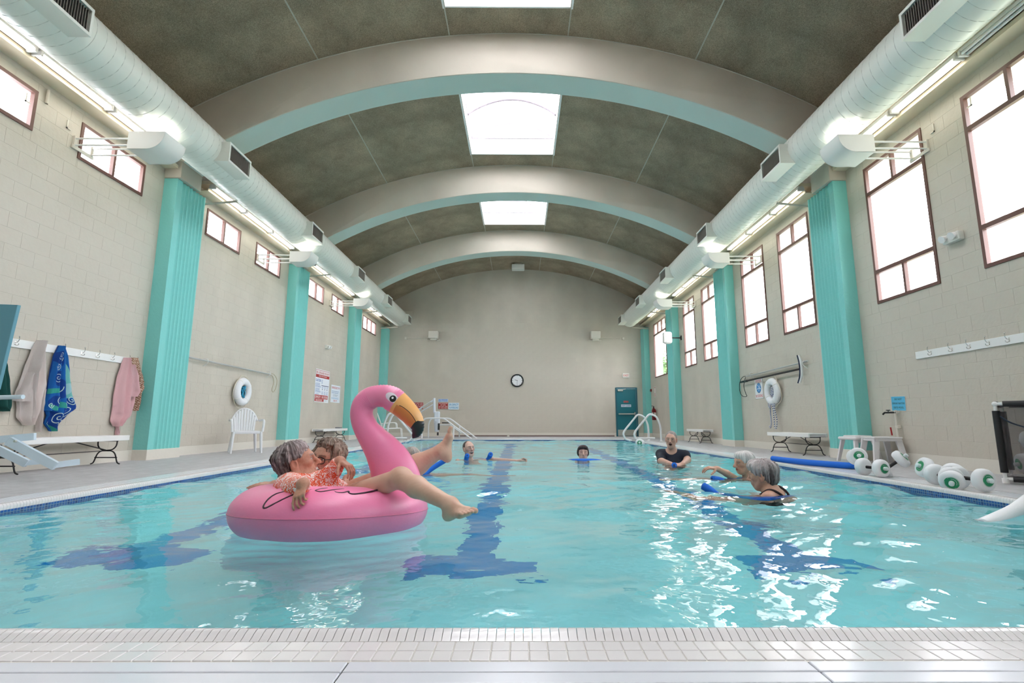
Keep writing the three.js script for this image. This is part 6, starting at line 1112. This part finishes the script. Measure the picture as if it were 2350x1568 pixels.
// swimmer behind the flamingo neck, seen from behind
{
  const F = headFrame(at(949, 1051, 7.15), D3(0.80, 0.02, -0.60), D3(-0.1, 1, 0), 1.12);
  const t = swimmer('grey-haired swimmer seen from behind between the flamingo neck and the raised foot', F, { ear: 1 }, () => { const c = F.w(0, -0.30, -0.06), p = at(1010, 1100, 6.9), k = at(1080, 1096, 6.9), f = at(1180, 1092, 6.9); p.y = -0.22; k.y = -0.14; f.y = -0.17; return [cap(F.w(0, -0.15, -0.045), c, 0.06, 0.10, 0.05), cap(c, p, 0.13, 0.12, 0.05), cap(F.w(0.17, -0.25, -0.05), F.w(-0.17, -0.25, -0.05), 0.06, 0.06, 0.05), cap(p, k, 0.085, 0.055, 0.03), cap(k, f, 0.055, 0.036, 0.03), cap(F.w(0.17, -0.25, -0.05), F.w(0.30, -0.33, 0.12), 0.045, 0.038), cap(F.w(-0.17, -0.25, -0.05), F.w(-0.28, -0.36, 0.15), 0.045, 0.038)]; }, SKIN_PALE, hairOf(SHORT, { amp: 0.007, f: 26, streak: 40, colors: { dark: [0.10, 0.085, 0.08], light: [0.44, 0.37, 0.33], grad: (p) => 0.25 * smooth(0, 0.1, p.y) } }));
  void t;
}
noodle('pool_noodle', 'blue pool noodle rising from the water under the raised foot', [at(1030, 1052, 7.0), at(1003, 1068, 6.95), at(985, 1080, 6.9), at(972, 1092, 6.85), at(945, 1108, 6.95)], 0.033, mNoodle);
// laughing swimmer with a noodle, arm stretched out
{
  const F = headFrame(at(1076, 1031, 9.6), D3(0.50, 0.12, 0.84), D3(-0.08, 1, 0.02), 1.18), sk = [0.62, 0.40, 0.32];
  const t = swimmer('laughing swimmer with thin dark hair and a blue noodle under the arms', F, { open: 0.4, smile: 1, nose: 1.25, jaw: 1.05 }, (B, P) => { const c = F.w(0, -0.30, -0.05), sl = F.w(0.17, -0.225, -0.03), sr = F.w(-0.17, -0.225, -0.03), w = at(1190, 1059, 9.0); B.push({ ...hand(P, w, D3(0.16, 0.07, 0), D3(-0.3, 0.8, -0.3), 1, { curl: [0.8, 0.9, 0.9, 0.9], thumb: 0.4, size: 1.15 }), h: 0.006 }); return [cap(F.w(0, -0.15, -0.045), c, 0.058, 0.10, 0.05), cap(c, c.clone().add(D3(0.1, -0.5, 0.2)), 0.13, 0.13, 0.05), cap(sl, sr, 0.062, 0.062, 0.05), cap(sl, at(1130, 1056, 9.4), 0.05, 0.044), cap(at(1130, 1056, 9.4), w, 0.046, 0.03), cap(sr, at(1050, 1058, 9.3), 0.05, 0.04)]; }, sk, hairOf({ adds: [[0, 0.042, -0.026, 0.079, 0.086, 0.094], [0, 0.0, -0.058, 0.06, 0.055, 0.045, 0.03]], cuts: [[0, 0.02, 0.105, 0.078, 0.115, 0.085, 0.012], [0.08, -0.02, 0.0, 0.03, 0.04, 0.036, 0.008], [-0.08, -0.02, 0.0, 0.03, 0.04, 0.036, 0.008], [0, -0.12, 0.0, 0.1, 0.07, 0.1, 0.01]] }, { amp: 0.003, f: 30, colors: { dark: [0.02, 0.015, 0.015], light: [0.12, 0.09, 0.08] } }));
  part(t, 'swimsuit', [tube([F.w(0.075, -0.175, -0.03), F.w(0.09, -0.2, 0.03), F.w(0.085, -0.26, 0.075)], 0.016, 16, 6), tube([F.w(-0.075, -0.175, -0.03), F.w(-0.09, -0.2, 0.03), F.w(-0.085, -0.26, 0.075)], 0.016, 16, 6), moved(new THREE.SphereGeometry(0.15, 20, 12).scale(1, 0.7, 0.8), ...F.w(0, -0.36, -0.02).toArray())], std(lin(0.06, 0.035, 0.03), 0.8));
}
noodle('pool_noodle', 'blue noodle crossing the chest of the laughing swimmer, both ends showing', [at(1072, 1046, 9.3), at(1070, 1055, 9.45), atW(1074, 9.8, -0.10), atW(1100, 9.95, -0.12), at(1119, 1056, 9.55), at(1126, 1043, 9.3)], 0.042, mNoodle);
// dark-haired swimmer, eyes closed
{
  const F = headFrame(at(1338, 1041, 9.5), D3(-0.06, 0.10, 1), D3(0.03, 1, 0), 1.15);
  const t = swimmer('swimmer with short black hair and closed eyes, water up to the chin', F, { closed: true, lips: [0.50, 0.24, 0.20], brow: [0.10, 0.06, 0.05] }, () => { const c = F.w(0, -0.31, -0.05); return [cap(F.w(0, -0.15, -0.045), c, 0.058, 0.10, 0.05), cap(c, c.clone().add(D3(0, -0.4, 0)), 0.13, 0.13, 0.05), cap(F.w(0.17, -0.215, -0.02), F.w(-0.17, -0.215, -0.02), 0.05, 0.05, 0.05), cap(F.w(-0.17, -0.215, -0.02), F.w(-0.50, -0.165, 0.05), 0.042, 0.03), cap(F.w(0.17, -0.215, -0.02), F.w(0.45, -0.20, 0.05), 0.042, 0.03)]; }, [0.66, 0.42, 0.32], hairOf({ adds: [[0, 0.046, -0.02, 0.088, 0.090, 0.104], [0.06, 0.0, -0.01, 0.032, 0.05, 0.05, 0.03], [-0.06, 0.0, -0.01, 0.032, 0.05, 0.05, 0.03], [0, 0.085, 0.05, 0.07, 0.04, 0.05, 0.03]], cuts: [[0, -0.035, 0.10, 0.068, 0.092, 0.075, 0.012], [0, -0.13, 0.0, 0.12, 0.07, 0.12, 0.01]] }, { amp: 0.003, f: 30, colors: { dark: [0.010, 0.006, 0.008], light: [0.045, 0.022, 0.024] } }));
  const cl = [E0(F.w(0, -0.185, 0.0), 0.20, 0.045, 0.15), E0(F.w(0, -0.27, -0.03), 0.21, 0.10, 0.14)], BB = bounds(cl); part(t, 'blue_shirt', norm(nets(cl, BB.min, BB.max, 0.012)), std(lin(0.004, 0.11, 0.42), 0.8));
}
noodle('pool_noodle', 'blue noodle around the neck of the dark-haired swimmer', [atW(1296, 9.5, -0.10), atW(1316, 9.3, -0.07), atW(1340, 9.2, -0.06), atW(1362, 9.3, -0.07), atW(1382, 9.5, -0.10)], 0.045, mNoodle);
// man in a dark T-shirt
{
  const F = headFrame(at(1540, 1010, 8.75), D3(-0.40, -0.04, 0.92), D3(0.02, 1, 0.02), 1.12), sk = [0.60, 0.36, 0.275];
  const c = F.w(0.03, -0.36, -0.07), sl = F.w(0.185, -0.225, -0.06), sr = F.w(-0.155, -0.225, -0.04), elL = at(1578, 1056, 8.65), elR = at(1517, 1058, 8.6), wl = atW(1562, 8.32, -0.045), wr = atW(1534, 8.32, -0.04);
  let trunk, arms;
  const t = swimmer('man in a dark navy T-shirt standing chest-deep with grey hair', F, { open: 0.45, nose: 1.2, jaw: 1.12, brow: [0.10, 0.07, 0.06] }, (B, P) => { trunk = [cap(F.w(0, -0.16, -0.045), c, 0.062, 0.12, 0.06), cap(c, c.clone().add(D3(0, -0.85, 0)), 0.17, 0.16, 0.06), cap(sl, sr, 0.082, 0.082, 0.06)]; arms = [cap(sl, elL, 0.066, 0.055), cap(sr, elR, 0.066, 0.055), cap(elL, wl, 0.056, 0.04), cap(elR, wr, 0.054, 0.038)]; for (const [w, s] of [[wl, -1], [wr, 1]]) B.push({ ...hand(P, w, D3(s * 0.14, -0.01, 0.03), D3(0, 0.9, 0.4), s, { curl: [0.6, 0.7, 0.7, 0.7], size: 1.1 }), h: 0.006 }); return [...trunk, ...arms, cap(c.clone().add(D3(-0.09, -0.8, 0)), c.clone().add(D3(-0.1, -1.2, 0.1)), 0.08, 0.06), cap(c.clone().add(D3(0.09, -0.8, 0)), c.clone().add(D3(0.1, -1.2, 0)), 0.08, 0.06)]; }, sk, hairOf({ adds: [[0, 0.046, -0.024, 0.082, 0.088, 0.100], [0, 0.005, -0.055, 0.068, 0.06, 0.05, 0.03]], cuts: [[0, -0.01, 0.105, 0.084, 0.088, 0.070, 0.012], [0.085, -0.03, 0.02, 0.03, 0.04, 0.036, 0.008], [-0.085, -0.03, 0.02, 0.03, 0.04, 0.036, 0.008], [0, -0.13, 0.0, 0.1, 0.07, 0.1, 0.01]] }, { amp: 0.004, f: 30, colors: { dark: [0.13, 0.11, 0.10], light: [0.40, 0.36, 0.34] } }));
  const pad = (q, d) => ({ ...q, ra: q.ra + d, rb: q.rb + d }), cl = [cap(F.w(0.005, -0.235, -0.055), c, 0.085, 0.135, 0.06), pad(trunk[1], 0.014), pad(trunk[2], 0.012), pad({ ...arms[0], b: sl.clone().lerp(elL, 0.9) }, 0.012), pad({ ...arms[1], b: sr.clone().lerp(elR, 0.98) }, 0.012), cut(ell(F.w(0, -0.155, 0.005), D3(0.085, 0.07, 0.09), null, 0.012))];
  for (const [a, b, u] of [[sl, elL, 1.12], [sr, elR, 1.22]]) { const d = b.clone().sub(a).normalize(); cl.push(cut(ell(a.clone().lerp(b, u), D3(0.13, 0.055, 0.13), new THREE.Quaternion().setFromUnitVectors(D3(0, 1, 0), d), 0.006))); }
  const BB = bounds(cl), g = nets(cl, BB.min, BB.max, 0.011, (x, y, z, f) => f + 0.004 * noise3(x * 16, y * 16, z * 16)); part(t, 'tshirt', norm(g), std(lin(0.006, 0.010, 0.024), 0.8));
}
noodle('pool_noodle', 'blue noodle end held in the hands of the man in the T-shirt', [atW(1543, 8.25, -0.05), atW(1545, 8.4, -0.085), atW(1552, 8.6, -0.13)], 0.042, mNoodle);
// two white-haired women on the right, facing left
{
  const F = headFrame(at(1707, 1064, 6.5), D3(-0.93, -0.05, 0.18), D3(0.02, 1, 0.02), 1.14), w = at(1645, 1076, 6.2);
  const t = swimmer('white-haired swimmer in profile reaching towards a blue noodle end', F, { nose: 1.25, brow: [0.4, 0.35, 0.32] }, (B, P) => { const c = F.w(0, -0.31, -0.06), f = at(1520, 1112, 6.2), k = at(1620, 1110, 6.3); f.y = -0.16; k.y = -0.15; B.push({ ...hand(P, w, D3(-0.15, 0.02, 0.02), D3(-0.1, 1, 0.2), -1, { curl: [0.35, 0.4, 0.4, 0.4], size: 1.1 }), h: 0.005 }); return [cap(F.w(0, -0.15, -0.045), c, 0.056, 0.10, 0.05), cap(c, F.w(0, -0.42, 0.25), 0.13, 0.12, 0.05), cap(F.w(0, -0.42, 0.25), k, 0.10, 0.06, 0.04), cap(k, f, 0.06, 0.035), cap(F.w(0.16, -0.225, -0.04), F.w(-0.16, -0.225, -0.04), 0.058, 0.058, 0.05), cap(F.w(-0.16, -0.225, -0.04), at(1668, 1087, 6.25), 0.05, 0.04), cap(at(1668, 1087, 6.25), w, 0.04, 0.028)]; }, SKIN, hairOf({ adds: [[0, 0.046, -0.02, 0.090, 0.092, 0.108], [0, 0.0, -0.065, 0.072, 0.06, 0.05, 0.03], [0, 0.09, 0.04, 0.065, 0.04, 0.06, 0.03]], cuts: [[0, -0.025, 0.104, 0.085, 0.088, 0.066, 0.012], [0.085, -0.03, 0.02, 0.034, 0.045, 0.04, 0.008], [-0.085, -0.03, 0.02, 0.034, 0.045, 0.04, 0.008], [0, -0.13, 0.0, 0.12, 0.07, 0.1, 0.01]] }, { amp: 0.006, f: 28, streak: 50, colors: { dark: [0.40, 0.37, 0.36], light: [0.74, 0.71, 0.69] } }));
  const cl = [E0(F.w(0, -0.36, -0.03), 0.15, 0.13, 0.15), E0(F.w(0.02, -0.40, 0.12), 0.13, 0.12, 0.13)], BB = bounds(cl); part(t, 'swimsuit', norm(nets(cl, BB.min, BB.max, 0.012)), std(lin(0.035, 0.03, 0.075), 0.8));
}
noodle('pool_noodle', 'blue noodle end under the hand of the white-haired swimmer', [atW(1628, 6.12, -0.035), atW(1642, 6.16, -0.05), atW(1662, 6.3, -0.10), atW(1700, 6.6, -0.16)], 0.033, mNoodle);
{
  const F = headFrame(at(1750, 1093, 4.85), D3(-0.74, -0.10, -0.60), D3(-0.04, 1, 0.05), 1.12);
  const t = swimmer('grey-haired swimmer nearest on the right, seen from behind with dark strap', F, { nose: 1.1 }, () => { const c = F.w(0, -0.33, -0.07), sl = F.w(0.17, -0.150, -0.055), sr = F.w(-0.17, -0.155, -0.055), k = at(1600, 1140, 4.8), f = at(1525, 1122, 5.2); k.y = -0.17; f.y = -0.12; return [cap(F.w(0, -0.12, -0.045), F.w(0, -0.19, -0.06), 0.058, 0.10, 0.05), cap(F.w(0, -0.26, -0.06), c, 0.115, 0.13, 0.05), cap(c, F.w(0, -0.46, 0.2), 0.13, 0.12, 0.05), cap(F.w(0, -0.46, 0.2), k, 0.10, 0.06, 0.04), cap(k, f, 0.06, 0.036), cap(sl, sr, 0.060, 0.060, 0.06), cap(sl, F.w(0.25, -0.29, 0.16), 0.05, 0.042), cap(F.w(0.25, -0.29, 0.16), F.w(0.16, -0.28, 0.42), 0.04, 0.03), cap(sr, F.w(-0.26, -0.275, 0.14), 0.05, 0.042), cap(F.w(-0.26, -0.275, 0.14), F.w(-0.24, -0.26, 0.42), 0.04, 0.03)]; }, SKIN, hairOf({ adds: [[0, 0.044, -0.024, 0.092, 0.094, 0.112], [0, -0.02, -0.068, 0.070, 0.062, 0.05, 0.03], [0, 0.09, 0.04, 0.07, 0.045, 0.062, 0.03]], cuts: [[0, -0.025, 0.106, 0.085, 0.088, 0.066, 0.012], [0.085, -0.025, 0.02, 0.034, 0.045, 0.040, 0.008], [-0.085, -0.025, 0.02, 0.034, 0.045, 0.040, 0.008], [0, -0.14, 0.0, 0.12, 0.07, 0.1, 0.01]] }, { amp: 0.010, f: 26, flow: [1, 0.5, 1], streak: 46, curl: 0.005, colors: { dark: [0.07, 0.055, 0.055], light: [0.52, 0.46, 0.45], grad: (p) => 0.40 * smooth(-0.06, 0.06, p.z) + 0.35 * smooth(0.0, 0.1, p.y) - 0.22 } }));
  part(t, 'swimsuit', [tube([F.w(0.085, -0.14, 0.03), F.w(0.105, -0.095, -0.06), F.w(0.085, -0.14, -0.135), F.w(0.05, -0.24, -0.18)], 0.011, 24, 6), tube([F.w(-0.085, -0.14, 0.03), F.w(-0.105, -0.098, -0.06), F.w(-0.085, -0.14, -0.135), F.w(-0.05, -0.24, -0.18)], 0.011, 24, 6), moved(new THREE.SphereGeometry(0.155, 20, 12).scale(1, 0.7, 1), ...F.w(0, -0.43, -0.03).toArray())], std(lin(0.03, 0.018, 0.018), 0.8));
}
noodle('pool_noodle', 'blue noodle behind the back of the nearest grey-haired swimmer', [atW(1690, 4.75, -0.12), atW(1722, 4.62, -0.085), atW(1755, 4.58, -0.07), atW(1785, 4.64, -0.075), atW(1812, 4.9, -0.12)], 0.04, mNoodle);
noodle('pool_noodle', 'blue noodle tip poking up left of the nearest grey-haired swimmer', [at(1614, 1116, 5.0), at(1626, 1123, 4.97), atW(1646, 4.9, -0.09), atW(1690, 4.8, -0.16)], 0.036, mNoodle);
renderer.render(scene, camera);
